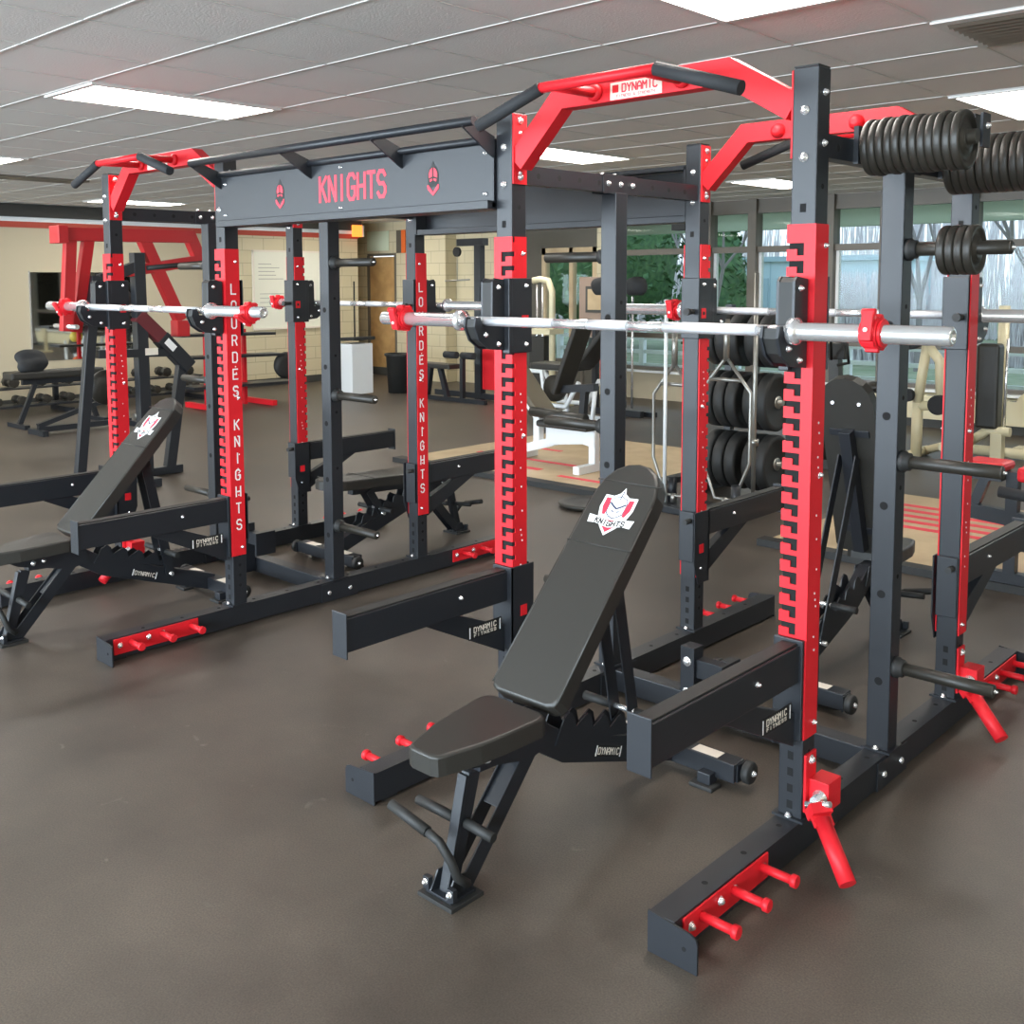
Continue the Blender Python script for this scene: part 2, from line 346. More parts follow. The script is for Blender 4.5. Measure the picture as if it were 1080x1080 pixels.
# ---------------------------------------------------------------- outside
GRASS = mat('lawn', (.16, .2, .1), .9, noise=(2, (.25, .26, .16)))
struct(MB().box(-60, 40, Y1+.2, 80, -.35, -.25, GRASS).build('ground'))
struct(MB().box(-14, 6, Y1+.15, 12.2, 2.75, 2.95, mat('soffit_green', (.6, .62, .5), .7)).build('trim_30'))
struct(MB().box(-14, 6, 12.0, 12.2, 2.48, 2.76, mat('fascia_green', (.6, .66, .56), .7)).build('trim_31'))
LEAF = mat('leaves_green', (.04, .1, .04), .8, noise=(8, (.10, .2, .07)))
BARK = mat('bark', (.26, .23, .22), .9)
def tree(x, y, h, r, lab, nleaf=900, conifer=False):
    t = thing('evergreen_tree' if conifer else 'leafy_tree', lab, 'tree', (x, y, -.25))
    MB().tube([(0, 0, 0), (0, 0, h*.6)], [.14, .05], BARK, 8).build('trunk', t)
    f = MB()
    for i in range(nleaf):
        z = h*(.12+.86*random.random()); k = (1-z/h)**.7 if conifer else math.sin(math.pi*min(1, z/h*.9+.08))**.6
        a = random.random()*6.283; q = r*k*math.sqrt(random.random()); p = Vector((q*math.cos(a), q*math.sin(a), z)); s = (.07+.07*random.random())*(1.2 if not conifer else 1)
        u = Vector((random.gauss(0, 1), random.gauss(0, 1), random.gauss(0, 1))).normalized(); w_ = u.cross(Vector((.3, .5, .8))).normalized()
        f.face([f.bm.verts.new(p+u*s), f.bm.verts.new(p+w_*s*.5), f.bm.verts.new(p-u*s), f.bm.verts.new(p-w_*s*.5)], LEAF)
    f.build('foliage', t)
    MB().lathe([(h*.1, r*.2), (h*.18, r*.62), (h*.45, r*.55), (h*.7, r*.36), (h*.9, r*.08)] if conifer else [(h*.14, r*.2), (h*.25, r*.7), (h*.55, r*.78), (h*.8, r*.5), (h*.92, r*.1)], (0, 0, 0), 2, LEAF, 14).build('inner_foliage', t)
tree(-11.6, 18.5, 4.2, 1.25, 'dark green evergreen tree outside, left of the near tall red post', 2600, True)
tree(-17.2, 21, 6, 3.2, 'bushy green tree outside, seen below the rear header panel', 5200)
def bare(x, y, h, lab, seed, spread=1.0):
    random.seed(seed); f = MB()
    def br(p, d, L, r, n):
        q = p+d*L; f.tube([p, q], [r, r*.65], BARK, 5, caps=False)
        if n:
            for k in range(3 if n > 2 else 2):
                e = (d+Vector((random.uniform(-1, 1), random.uniform(-1, 1), random.uniform(-.2, .7)))*.75*spread).normalized(); br(q, e, L*random.uniform(.6, .85), r*.6, n-1)
    br(Vector((0, 0, 0)), Vector((0, 0, 1)), h*.3, .09, 5)
    o = f.build('bare_tree'); o.location = (x, y, -.25); tag(o, lab, 'tree')
bare(-9.3, 14.6, 4.2, 'leafless tree outside, just right of the near red post', 3)
bare(-7.3, 19.5, 5, 'leafless tree outside, behind the middle storage post', 5)
bare(-4.2, 17, 5.5, 'leafless tree outside at the right edge of the photo', 11)
BUSH = mat('winter_twigs', (.7, .62, .62), .9, noise=(5, (.8, .77, .77)))
for i, (x, y, w_, n_, h0, lab) in enumerate(((-9.2, 21.5, 3.0, 1200, 2.2, 'bare reddish hedge outside behind the storage post'), (-4.9, 22.5, 3.0, 1200, 2.3, 'bare reddish hedge outside at the right edge'),
        (-24, 33, 12, 1000, 4.6, 'grey leafless treeline far outside on the left'), (-9.5, 33, 14, 800, 5.4, 'grey leafless treeline far outside on the right'))):
    f = MB(); th = .014 if y < 30 else .028
    for k in range(n_):
        p = Vector((random.uniform(-w_/2, w_/2), random.uniform(-.8, .8), 0)); h = h0*random.uniform(.4, 1)
        f.beam(p, p+Vector((random.uniform(-.12, .12)*h, random.uniform(-.1, .1)*h, h)), th, th, BUSH)
    o = f.build('winter_hedge'); o.location = (x, y, -.25); o['kind'] = 'stuff'; tag(o, lab, 'hedge')
PB = mat('pale_cladding', (.55, .68, .72), .6); PB2 = mat('pale_cladding_dark', (.42, .55, .6), .5)
t = thing('pale_building', 'pale blue panelled building outside, seen right of the near red post', 'building', (-15.2, 26, -.25))
f = MB().box(0, 4.5, 0, 3, 0, 2.5, PB)
for i in range(6): f.box(.1+i*.75, .12+i*.75, -.02, 0, 0, 2.5, PB2)
f.box(-.1, 4.6, -.1, 3, 2.5, 2.65, PB2); f.build('panel_wall', t)
f = MB()
for i in range(5): f.box(.2+i*.9, .8+i*.9, -.04, -.01, 1.0, 2.0, PB2)
f.build('window', t)
t = thing('white_fence', 'low white rail fence running outside below the windows', 'fence', (-12, 13.2, -.25))
for z in (.35, .6, .85): MB().box(0, 16, 0, .04, z, z+.07, WHITEM).build('rail', t)
for i in range(9): MB().box(i*2, i*2+.1, -.02, .08, 0, 1.0, WHITEM).build('post', t)

# ================================================================= POWER RACKS
H, SW, D1, D2, WID = 2.29, .038, .612, 1.22, 1.149
def upright(x, y, top, parent, base=.108, holes=None, hr=.0125, sq=False, name='upright', blabel=None):
    m = MB().box(x-SW, x+SW, y-SW, y+SW, base, top, STEEL)
    o = m.build(name, parent, .004, blabel)
    d = MB()
    for z in holes or ():
        for s_ in (-1, 1):
            if sq: d.box(x-.009, x+.009, y+s_*SW-.0006*s_, y+s_*(SW+.0008), z-.012, z+.012, HOLE)
            else: d.disc((x, y+s_*SW, z), 1, hr, .0016, HOLE, 12)
    if holes:
        for z in holes:
            for s_ in (-1, 1): d.disc((x+s_*SW, y, z+.06), 0, .008, .0016, HOLE, 10)
    d.box(x-.05, x+.05, y-.052, y+.052, base, base+.008, STEEL)
    for s_ in (-1, 1): d.bolt((x, y, base+.008), 2) if False else d.bolt((x-.0, y+s_*.0465, base+.008), 2, 1, .008)
    d.build('base_plate', o)
    return o
def guard(x, y, fy, inx, parent, text=None, z0=.36, z1=1.855, name='slotted_guard'):
    """red J-slot channel: fy = working side (+1/-1 along y), inx = side the slots open to"""
    t, g, w = .0045, SW+.0015, .0
    m = MB(); yf = y+fy*g; yb = y+fy*(g+t)
    xo, xi = x-inx*(g+t), x+inx*(g+t)                  # outer / inner x limits
    L = (xi-xo)
    X = lambda u: xo+u*L                               # 0 outer -> 1 inner
    p, n = .05, int((z1-z0)/.05); zz = z1-n*p
    if zz > z0: m.box(xo, xi, yf, yb, z0, zz, RED)
    for i in range(n):
        z = zz+i*p
        if i == n-1: m.box(xo, xi, yf, yb, z, z+p, RED); continue
        poly = [(X(0), z), (X(1), z), (X(1), z+.031), (X(.66), z+.031), (X(.66), z+.012), (X(.40), z+.012), (X(.40), z+.048), (X(1), z+.048), (X(1), z+p), (X(0), z+p)]
        # split into convex blocks
        m.box(X(0), X(.40), yf, yb, z, z+p, RED); m.box(X(.40), X(1), yf, yb, z, z+.012, RED)
        m.box(X(.64), X(1), yf, yb, z+.012, z+.030, RED); m.box(X(.40), X(1), yf, yb, z+.047, z+p, RED)
    m.box(X(.42), X(.93), yf-fy*.0012, yf-fy*.0002, z0+.01, z1-.05, HOLE)  # black backing strip: the shade inside the slots, put in as colour
    # side returns
    m.box(xo, xo+inx*t, y-fy*.034, yf, z0, z1, RED)
    m.box(xi, xi-inx*t, y-fy*.034, y+fy*(g-.012), z0, z1, RED)
    for i in range(n):
        z = zz+i*p; m.box(xi, xi-inx*t, y+fy*(g-.012), yf, z-.003, z+.030, RED)
    o = m.build(name, parent)
    b = MB()
    for z in (z0+.04, z1-.06, (z0+z1)/2+.03): b.bolt((x+(g+t), y+fy*-.012, z), 0, 1, .006); b.bolt((x-(g+t), y+fy*-.012, z), 0, -1, .006)
    for k, z in enumerate((1.29, 1.26, 1.23, 1.19, 1.16, 1.13, 1.02, .95, .86, .79, .77, .75, .66, .62)):
        b.disc((x+g+t, y+.004*(k % 3), z), 0, .0035, .002, WHITE, 8)
    b.build('rivet', o)
    if text:
        l = MB(); zt = 1.69
        for ch in text:
            if ch != ' ': letter(l, ch, (x+g+t, y-.014, zt-.05), (0, 1, 0), (0, 0, 1), (1, 0, 0), .025, .048, .0065, WHITE, .001)
            zt -= 1.15/14
        l.build('lettering', o)
    return o
def rack(x0, name_label, text, plates_side):
    t = thing('power_rack', name_label, 'power rack', (x0, 0, 0), group=None)
    xl = -WID
    mids = [1.86-.3*i for i in range(6)]
    small = [.15, .2, .25, .3]
    for x, inx in ((0, -1), (xl, 1)):
        for y, fy in ((0, -1), (D2, 1)):
            u = upright(x, y, H, t, holes=small+[1.9], sq=True)
            MB().box(x-SW+.002, x+SW-.002, y-SW+.002, y+SW-.002, H, H+.004, RUBBER).build('end_cap', u)
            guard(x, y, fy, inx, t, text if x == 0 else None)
            b = MB()
            for z in (2.17, 2.04): b.bolt((x, y-SW, z), 1, -1, .010)
            for z in (2.22, 2.08): b.bolt((x+SW, y, z), 0, 1, .008)
            b.build('bolt', u)
        upright(x, D1, 2.045, t, holes=[.35, .65, .95, 1.25, 1.55], hr=.014)
        # top side rail with holes
        m = MB().box(x-.025, x+.025, SW, D2-SW, 2.045, 2.112, STEEL)
        for i in range(9):
            y = .12+i*.12
            for s_ in (-1, 1): m.disc((x+s_*.025, y, 2.078), 0, .010 if i % 2 else .011, .0016, HOLE, 10)
        for s_ in (-1, 1): m.box(x+s_*.025, x+s_*.030, D1-.11, D1+.11, 2.04, 2.116, STEEL)
        for y in (D1-.08, D1, D1+.08): m.bolt((x+.03, y, 2.078), 0, 1, .009)
        for y in (D1-.08, D1): m.bolt((x, y, 2.112), 2, 1, .009)
        m.build('top_side_rail', t, .002)
        # foot beam
        fb = MB().box(x-SW, x+SW, -.70, 1.92, .012, .108, STEEL)
        for i in range(12):
            y = -.5+.2*i; fb.disc((x, y, .108), 2, .009, .0012, HOLE, 10)
        for y in (D1-.07, D1+.07): fb.bolt((x+SW*1.0, y, .05), 0, 1, .012); fb.bolt((x-SW, y, .05), 0, -1, .012)
        fb.box(x-SW-.0045, x+SW+.0045, D1-.12, D1+.12, .004, .1, STEEL)
        f = fb.build('foot_beam', t, .003)
        MB().box(x-.03, x+.03, -.66, -.60, 0, .013, RUBBER).box(x-.03, x+.03, 1.82, 1.88, 0, .013, RUBBER).build('rubber_pad', f)
        for y, sg in ((-.70, -1), (1.92, 1)):
            so = -inx
            a, b_ = x-so*SW, x+so*(SW+.07)
            r = .02
            poly = [(a, .002), (b_, .002), (b_, .1-r), (b_-so*r*.3, .1-r*.3), (b_-so*r, .1), (a, .112)]
            MB().prism(poly, 1, y, y+sg*.006, STEEL).disc((x+so*.07, y+sg*.006, .055), 1, .006, .002, HOLE).build('end_plate', f)
        # red strips of band pegs on the outer faces
        so = -inx; xs_ = x+so*SW
        for ya, yb in ((-.665, -.24), (1.46, 1.885)):
            s_ = MB().box(xs_, xs_+so*.006, ya, yb, .03, .102, RED)
            for y in (ya+.03, ya+.17, ya+.24, yb-.03): s_.bolt((xs_+so*.006, y, .075 if y in (ya+.17, ya+.24) else .07), 0, so, .010)
            s_ = s_.build('band_peg_strip', t, .003)
            for y in (ya+.08, ya+.235, yb-.04):
                MB().tube([(xs_+so*.006, y, .075), (xs_+so*.1, y, .075)], .0125, RED, 14).lathe([(0, .012), (so*.004, .018), (so*.018, .018), (so*.02, .015)], (xs_+so*.095, y, .075), 0, RED, 14).build('peg', s_)
        # storage pegs pointing outwards
        for z in (1.795, 1.1, .4):
            q = MB().lathe([(0, .036), (so*.014, .036), (so*.018, .03), (so*.03, .03), (so*.034, .02)], (x+so*SW, D1, z), 0, RUBBER, 20)
            q.tube([(x+so*SW, D1, z), (x+so*(SW+.15), D1, z+.0), (x+so*(SW+.315), D1, z+.0)], .0215, IRON, 18)
            q.lathe([(0, .0215), (so*.004, .019), (so*.005, .01)], (x+so*(SW+.315), D1, z), 0, IRON, 18)
            q.build('storage_peg', t)
            MB().bolt((x+so*(SW+.318), D1, z), 0, so, .005).build('peg_bolt', t)
    # floor cross member and docking post
    MB().box(xl+SW, -SW, D1-.045, D1+.03, .02, .105, STEEL).build('floor_cross_member', t, .003)
    m = MB().box(xl+.02, -.02, D1-.05, D1-.045, .0, .0, STEEL)
    d = MB().box(-.735, -.675, D1-.115, D1-.05, .03, .315, STEEL)
    for z in (.26, .14): d.bolt((-.705, D1-.115, z), 1, -1, .014)
    d.box(-.675, -.56, D1-.1, D1-.05, .2, .27, STEEL).box(-.56, -.545, D1-.13, D1+.0, .15, .28, STEEL)
    d.build('docking_post', t, .003)
    # rear / front arches with multi-grip bars
    for y, sg in ((0, -1), (D2, 1)):
        a = MB().path([(xl+SW+.006, y, 2.115), (-.905, y, 2.315), (-.262, y, 2.315), (-SW-.006, y, 2.185)], .06, .078, RED)
        a.box(xl+SW, xl+SW+.006, y-.036, y+.036, 2.04, 2.285, RED).box(-SW-.006, -SW, y-.036, y+.036, 2.04, 2.285, RED)
        for xx, s_ in ((xl+SW+.006, 1), (-SW-.006, -1)):
            for z in (2.065, 2.262): a.bolt((xx, y, z), 0, s_, .010)
        a = a.build('pull_up_arch', t, .003, 'red cranked pull-up arch')
        yb = y+sg*.245
        gb = MB().tube([(-.80, yb, 2.305), (-.355, yb, 2.305)], .0165, RED, 14)
        gb.tube([(-.79, yb, 2.305), (-1.0, yb, 2.235)], .0165, RED, 14)
        for xx in (-.745, -.41): gb.tube([(xx, y+sg*.02, 2.31), (xx, yb, 2.305)], .0165, RED, 14).lathe([(0, .028), (sg*.012, .028), (sg*.02, .018)], (xx, y+sg*.03, 2.31), 1, RED, 14).lathe([(0, .03), (-sg*.012, .03), (-sg*.028, .022), (-sg*.034, .01)], (xx, y-sg*.03, 2.31), 1, RED, 16)
        gb = gb.build('grip_bar', a)
        MB().tube([(-.795, yb, 2.305), (-1.07, yb, 2.215)], .021, FOAM, 14).build('grip', gb, 0, 'black ridged grip sleeve')
        MB().tube([(-.36, yb, 2.305), (-.082, yb, 2.215)], .021, FOAM, 14).build('grip', gb, 0, 'black ridged grip sleeve')
        if text is None or y == 0:
            l = MB(); yf = y+sg*.0305
            l.box(-.685, -.485, yf, yf+sg*.001, 2.279, 2.333, LABEL)
            ux = (1, 0, 0) if sg < 0 else (-1, 0, 0)
            cx = -.570
            word(l, 'DYNAMIC', (cx, yf+sg*.001, 2.313), ux, (0, 0, 1), (0, sg, 0), .0145, .024, .0055, .0045, REDP if sg < 0 else REDP, .0006)
            l.box(-.676, -.652, yf+sg*.001, yf+sg*.0018, 2.301, 2.325, RED)
            word(l, 'FITNESS & STRENGTH', (-.585, yf+sg*.001, 2.289), ux, (0, 0, 1), (0, sg, 0), .0055, .008, .0028, .0014, REDP, .0006)
            l.build('maker_label', a)
    return t
rackA = rack(0, 'near double-sided black and red power rack, its tall right post nearest the viewer', None, True)
rackB = rack(-3.003, 'far black and red power rack with white LOURDES KNIGHTS lettering down its red guards', 'LOURDES KNIGHTS', False)
# weight-plate rails on the near rack: two horns high up on the right side rail
for y in (.27, .93):
    q = MB().box(.025, .04, y-.05, y+.05, 2.04, 2.15, STEEL).tube([(.03, y, 2.095), (.36, y, 2.095)], .021, IRON, 16)
    q.build('plate_horn', rackA)
MB().box(.352, .36, .31, .37, 2.07, 2.165, STEEL).box(.33, .352, .30, .33, 2.09, 2.11, STEEL).bolt((.36, .34, 2.13), 0, 1, .007).build('horn_end_plate', rackA)

# ------------------------------------------------- connecting header and pull-up bar
def header(y, sg, text, lab):
    xa, xb = -3.003+SW, -WID-SW
    t = thing('header_panel', lab, 'sign panel', ((xa+xb)/2, y, 0)); L = (xb-xa)/2
    yf = sg*(SW+.012)
    p = MB().box(-L, L, yf, yf-sg*.006, 1.985, 2.185, STEEL)
    p.bolt((-L+.04, yf, 2.155), 1, sg, .006).bolt((-L+.04, yf, 2.01), 1, sg, .006).bolt((L-.04, yf, 2.155), 1, sg, .006).bolt((L-.04, yf, 2.01), 1, sg, .006)
    p.bolt((.02, yf, 2.168), 1, sg, .005).bolt((.02, yf, 2.002), 1, sg, .005)
    p.build('panel_sheet', t)
    f = MB().box(-L, L, -SW+.005, SW+.04 if sg > 0 else SW-.005, 1.955, 1.985, STEEL) if sg > 0 else MB().box(-L, L, -SW-.045, SW-.005, 1.955, 1.985, STEEL)
    f.box(-L, L, -SW, SW, 2.185, 2.205, STEEL); f.tube([(-L, yf, 1.97), (L, yf, 1.97)], .012, STEEL, 10)
    f.build('flange', t, .002)
    for xx in (-L, L-.012): MB().box(xx, xx+.012, -SW, SW+.0, 1.96, 2.2, STEEL).build('side_bracket', t)
    if text:
        c = -1.99-(xa+xb)/2
        l = MB(); word(l, text, (c, yf, 2.085), (1, 0, 0), (0, 0, 1), (0, sg, 0), .044, .1, .019, .015, REDP, .0012); l.build('lettering', t, 0, 'red KNIGHTS lettering')
        for xx in (-2.49, -1.502):
            l = MB(); helmet(l, (xx-(xa+xb)/2, yf, 2.085), (1, 0, 0), (0, 0, 1), (0, sg, 0), .065, REDP, BLKP); l.build('helmet_emblem', t, 0, 'red and black helmet emblem')
        yb, zb = -.2, 2.245
        MB().tube([(-L-.015, yb, zb), (L+.05, yb, zb)], .0165, STEEL, 14).build('pull_up_bar', t, 0, 'long round pull-up bar')
        MB().tube([(-L, yf-.012, 2.2), (L, yf-.012, 2.2)], .014, STEEL, 12).build('rear_bar', t)
        for xx in (-L+.0, -2.262-(xa+xb)/2, -1.678-(xa+xb)/2, L+.0):
            MB().prism([(yb-.01, zb+.012), (yb-.01, zb-.015), (yf-.02, 2.145), (yf, 2.135), (yf, 2.21), (yb+.04, zb+.004)], 0, xx-.004, xx+.004, STEEL).build('bar_bracket', t)
    return t
header(0, -1, 'KNIGHTS', 'dark header panel reading KNIGHTS in red between the two racks, with pull-up bar')
header(D2, 1, None, 'plain dark rear header panel joining the far sides of the two racks')

# ------------------------------------------------- J-cups, spotter arms
def jcup(loc, rz, inn, lab, grp=None):
    t = thing('j_cup', lab, 'bar holder', loc, rz, grp)       # local: upright centre, front = -y, z = bar centre, inn = inner side
    g = SW+.0075
    m = MB().box(inn*g, inn*(g+.006), -g-.004, .055, -.12, .148, STEEL)
    m.box(-SW-.004, g+.006, .049, .055, -.12, .148, STEEL) if inn > 0 else m.box(-g-.006, SW+.004, .049, .055, -.12, .148, STEEL)
    m.box(inn*.020, inn*(g+.006), -g-.022, -g-.001, -.12, .148, STEEL)
    m.build('bracket', t, .006)
    m = MB()
    for s_ in (-1, 1):
        m.prism([(-.052, .14), (-.115, .148), (-.128, .135), (-.13, -.02), (-.178, -.018), (-.19, .012), (-.212, .012), (-.218, -.02), (-.195, -.07), (-.15, -.1), (-.052, -.11)], 0, s_*.020, s_*.028, STEEL)
    m.prism([(-.052, .138), (-.115, .145), (-.128, .132), (-.130, -.025), (-.18, -.022), (-.19, .006), (-.208, .006), (-.212, -.022), (-.19, -.064), (-.15, -.092), (-.052, -.1)], 0, -.020, .020, RUBBER)
    for s_ in (-1, 1):
        for y, z in ((-.1, .115), (-.165, -.05), (-.1, -.085)): m.bolt((s_*.028, y, z), 0, s_, .007)
    m.build('hook', t)
    MB().box(inn*(g+.006), inn*(g+.0075), .0, .035, -.03, .015, RED).box(inn*(g+.0075), inn*(g+.008), .01, .025, -.015, .0, BLKP).build('badge', t, 0, 'small square red badge')
    m = MB()
    for s_ in (inn,):
        for z in (.12, -.09): m.bolt((s_*(g+.006), .02, z), 0, s_, .006)
    m.build('bolt', t)
    MB().tube([(-.02, .04, -.0), (-.02, .1, 0)], .012, RUBBER, 10).lathe([(0, .016), (.02, .016)], (-.02, .09, 0), 1, RUBBER, 10).build('pull_pin', t)
    return t
def spotter(loc, rz, inn, lab, sticker):
    t = thing('spotter_arm', lab, 'safety arm', loc, rz)     # local: upright centre, arm towards -y
    m = MB().box(-.031, .031, -.80, -.045, .535, .645, STEEL)
    m.build('arm', t, .003)
    MB().box(-.036, .036, -.806, -.80, .515, .662, STEEL).box(-.024, .024, -.8, -.05, .645, .651, RUBBER).build('end_cap', t, .002)
    g = SW+.0075
    m = MB()
    m.prism([(-.06, .66), (.065, .66), (.065, .43), (.03, .33), (-.06, .33)], 0, inn*g, inn*(g+.006), STEEL)
    m.box(-SW-.003 if inn > 0 else -g-.006, g+.006 if inn > 0 else SW+.003, -.06, -g-.001, .36, .66, STEEL)
    m.box(-SW, SW, .050, .056, .43, .66, STEEL)
    m.build('bracket', t, .003)
    MB().prism([(-.06, .34), (-.06, .44), (-.30, .535), (-.46, .535)], 0, -.02, .02, STEEL).build('brace', t, .002)
    for s_ in (-1, 1): MB().bolt((s_*.031, -.3, .6), 0, s_, .006).build('bolt', t)
    MB().box(inn*(g+.006), inn*(g+.0075), -.01, .025, .47, .51, RED).build('badge', t, 0, 'small square red badge')
    MB().tube([(-.02, .04, .62), (-.02, .1, .62)], .012, RUBBER, 10).build('pull_pin', t)
    if sticker:
        l = MB().box(.020, .0205, -.25, -.08, .43, .48, BLKP).box(.0205, .021, -.245, -.24, .435, .475, WHITE).box(.0205, .021, -.09, -.085, .435, .475, WHITE)
        word(l, 'DYNAMIC', (.0205, -.165, .462), (0, 1, 0), (0, 0, 1), (1, 0, 0), .012, .018, .005, .003, LABEL, .0005)
        word(l, 'FITNESS', (.0205, -.165, .442), (0, 1, 0), (0, 0, 1), (1, 0, 0), .010, .01, .007, .002, LABEL, .0005)
        l.build('maker_label', t)
    return t
ZB = 1.56
P = math.pi
places = [(0, 0, 0, 'front right post of the near rack'), (-WID, 0, 0, 'front left post of the near rack'), (0, D2, P, 'back right post of the near rack'), (-WID, D2, P, 'back left post of the near rack'),
          (-3.003, 0, 0, 'front right post of the far rack'), (-3.003-WID, 0, 0, 'front left post of the far rack'), (-3.003, D2, P, 'back right post of the far rack'), (-3.003-WID, D2, P, 'back left post of the far rack')]
for x, y, r, w in places:
    inn = (1 if ' left ' in w else -1)*(1 if r == 0 else -1)
    jcup((x, y, ZB), r, inn, 'black bar holder with red badge hooked on the '+w)
    spotter((x, y, 0), r, inn, 'black safety spotter arm on the '+w, r == 0)

# ------------------------------------------------- barbells and collars
def barbell(loc, L, lab, sag=0):
    t = thing('barbell', lab, 'barbell', loc); t.rotation_euler = (0, sag, 0)
    k = L/2.2; a = .655*k
    m = MB()
    seg = [(-a, -.57*k, CHROME), (-.57*k, -.22*k, KNURL), (-.22*k, -.07*k, CHROME), (-.07*k, .09*k, KNURL), (.09*k, .23*k, CHROME), (.23*k, .55*k, KNURL), (.55*k, a, CHROME)]
    for x0, x1, mm in seg: m.tube([(x0, 0, 0), (x1, 0, 0)], .0165 if mm is KNURL else .0155, mm, 16)
    m.build('shaft', t)
    for s_ in (-1, 1):
        MB().lathe([(0, .016), (0, .037), (s_*.02, .038), (s_*.026, .030), (s_*.03, .025), (s_*.443*k, .025), (s_*.447*k, .021), (s_*.447*k, .012), (s_*.44*k, .010)], (s_*a, 0, 0), 0, CHROME, 28).build('sleeve', t)
def collar(loc, lab, rz=0, tilt=0):
    t = thing('bar_collar', lab, 'bar clamp', loc, rz); t.rotation_euler = (tilt, 0, rz)
    prof = []
    m = MB(); n = 28
    for x0, x1, r1 in ((-.028, -.02, .037), (-.02, .02, .043), (.02, .028, .037)):
        m.lathe([(x0, .0255), (x0, r1), (x1, r1), (x1, .0255)], (0, 0, 0), 0, RED, 20, False)
    for k in range(8):
        a = k*P/4; m.beam((0, .040*math.cos(a), .040*math.sin(a)), (0, .050*math.cos(a), .050*math.sin(a)), .016, .034, RED, up=(1, 0, 0))
    m.build('ring', t, .002)
    MB().beam((0, -.048, -.028), (0, -.048, .05), .03, .014, RED, up=(0, 1, 0)).lathe([(-.018, .009), (.018, .009)], (0, -.046, .048), 0, RED, 12).lathe([(-.006, .006), (0, .006)], (0, -.054, .0), 1, WHITE, 10).build('lever', t, .002)
YB = -.158
barbell((-.602, YB, ZB-.002), 2.135, 'chrome barbell racked across the front of the near rack')
barbell((-3.56, YB, ZB+.004), 2.16, 'chrome barbell racked across the front of the far rack')
barbell((-.655, D2+.158, ZB), 2.2, 'chrome barbell racked on the back side of the near rack')
barbell((-3.56, D2+.158, ZB), 2.16, 'chrome barbell racked on the back side of the far rack')
for x, y, z, l, tl in ((-1.557, YB, ZB, 'red clamp at the left end of the near front barbell', .3), (.268, YB, ZB, 'red clamp on the right sleeve of the near front barbell', -.2),
    (-4.43, YB, ZB, 'red clamp at the left end of the far front barbell', .5), (-2.585, YB, ZB, 'red clamp on the right end of the far front barbell', 1.),
    (-1.36, D2+.158, ZB, 'red clamp on the left sleeve of the near rack\'s back barbell', .2), (-4.56, D2+.158, ZB, 'red clamp on the left sleeve of the far rack\'s back barbell', .2),
    (-2.56, D2+.158, ZB, 'red clamp on the right sleeve of the far rack\'s back barbell', 0)):
    collar((x, y, z), l, 0, tl)

# ------------------------------------------------- small weight plates
def plate(loc, r, th, lab, grp, m=IRON):
    t = thing('weight_plate', lab, 'weight plate', loc, group=grp)
    MB().lathe([(-th*.42, .022), (-th*.42, r-.016), (-th*.5, r-.012), (-th*.5, r-.003), (-th*.3, r), (th*.3, r), (th*.5, r-.003), (th*.5, r-.012), (th*.2, r-.018), (th*.2, .045), (th*.5, .04), (th*.5, .0225)], (0, 0, 0), 0, m, 36).build('disc', t)
    MB().lathe([(-th*.52, .022), (-th*.52, .034), (th*.56, .034), (th*.56, .022)], (0, 0, 0), 0, m, 24).build('hub', t)
    return t
NTH = 'first second third fourth fifth sixth seventh eighth ninth tenth eleventh twelfth'.split()
G1 = 'row of small plates on the front storage horn'; G2 = 'row of small plates on the back storage horn'; G3 = 'small plates on the middle post peg'
for i in range(12):
    plate((.066+.0235*i, .27+random.uniform(-.004, .004), 2.088+random.uniform(-.003, .003)), .083, .0225,
          'small black plate in the upper front row, %s from the left' % NTH[i], G1) if 0 < i < 11 else plate((.066+.0235*i, .27, 2.088), .083, .0225, ['leftmost small black plate of the upper front row, beside the tall post', 'rightmost small black plate of the upper front row, its face and hub showing'][i == 11], G1)
for i in range(12):
    plate((.066+.026*i, .93+random.uniform(-.004, .004), 2.085), .098, .025, 'small black plate in the upper right-edge row, %s from the left' % NTH[i], G2) if i else plate((.066, .93, 2.085), .098, .025, 'leftmost small black plate of the upper back row, hanging lowest beside the front row', G2)
for i, l in enumerate(('leftmost of the four small plates on the middle post peg', 'second from left of the four small plates on the middle post peg', 'third from left of the four small plates on the middle post peg', 'rightmost of the four small plates on the middle post peg')):
    plate((.165+.027*i, D1, 1.79), .078, .025, l, G3)

# ------------------------------------------------- landmine sleeves
def landmine(x, y, ang, lab):
    t = thing('landmine_attachment', lab, 'barbell pivot', (x, y, 0))
    m = MB().box(SW, SW+.008, -.03, .035, .135, .31, RED).box(SW+.008, SW+.07, -.01, .07, .15, .235, RED)
    m.bolt((SW+.008, .0, .29), 0, 1, .011).build('bracket', t, .004)
    c = MB().lathe([(0, .022), (-.006, .022), (-.01, .016), (-.04, .014)], (SW+.045, -.01, .19), 1, CHROME, 18); c.tube([(SW+.02, -.05, .175), (SW+.095, -.05, .20)], .009, CHROME, 12)
    c.build('pivot', t)
    a = Vector((SW+.06, -.055, .175)); b_ = Vector(ang)
    d = (b_-a).normalized()
    MB().tube([a+d*.03, b_], .0245, RED, 22).beam(a-d*.01, a+d*.05, .058, .012, RED).beam(a-d*.01, a+d*.02, .06, .05, RED).build('sleeve', t)
    return t
landmine(0, 0, (.235, -.15, .045), 'red landmine sleeve hinged at the foot of the near right post')
landmine(0, D2, (.24, -.13, .05), 'red landmine sleeve at the foot of the back right post, by the photo\'s right edge')
landmine(-3.003-WID, 0, (.13, -.2, .06), 'red landmine sleeve at the foot of the far rack\'s left post, behind the bench')

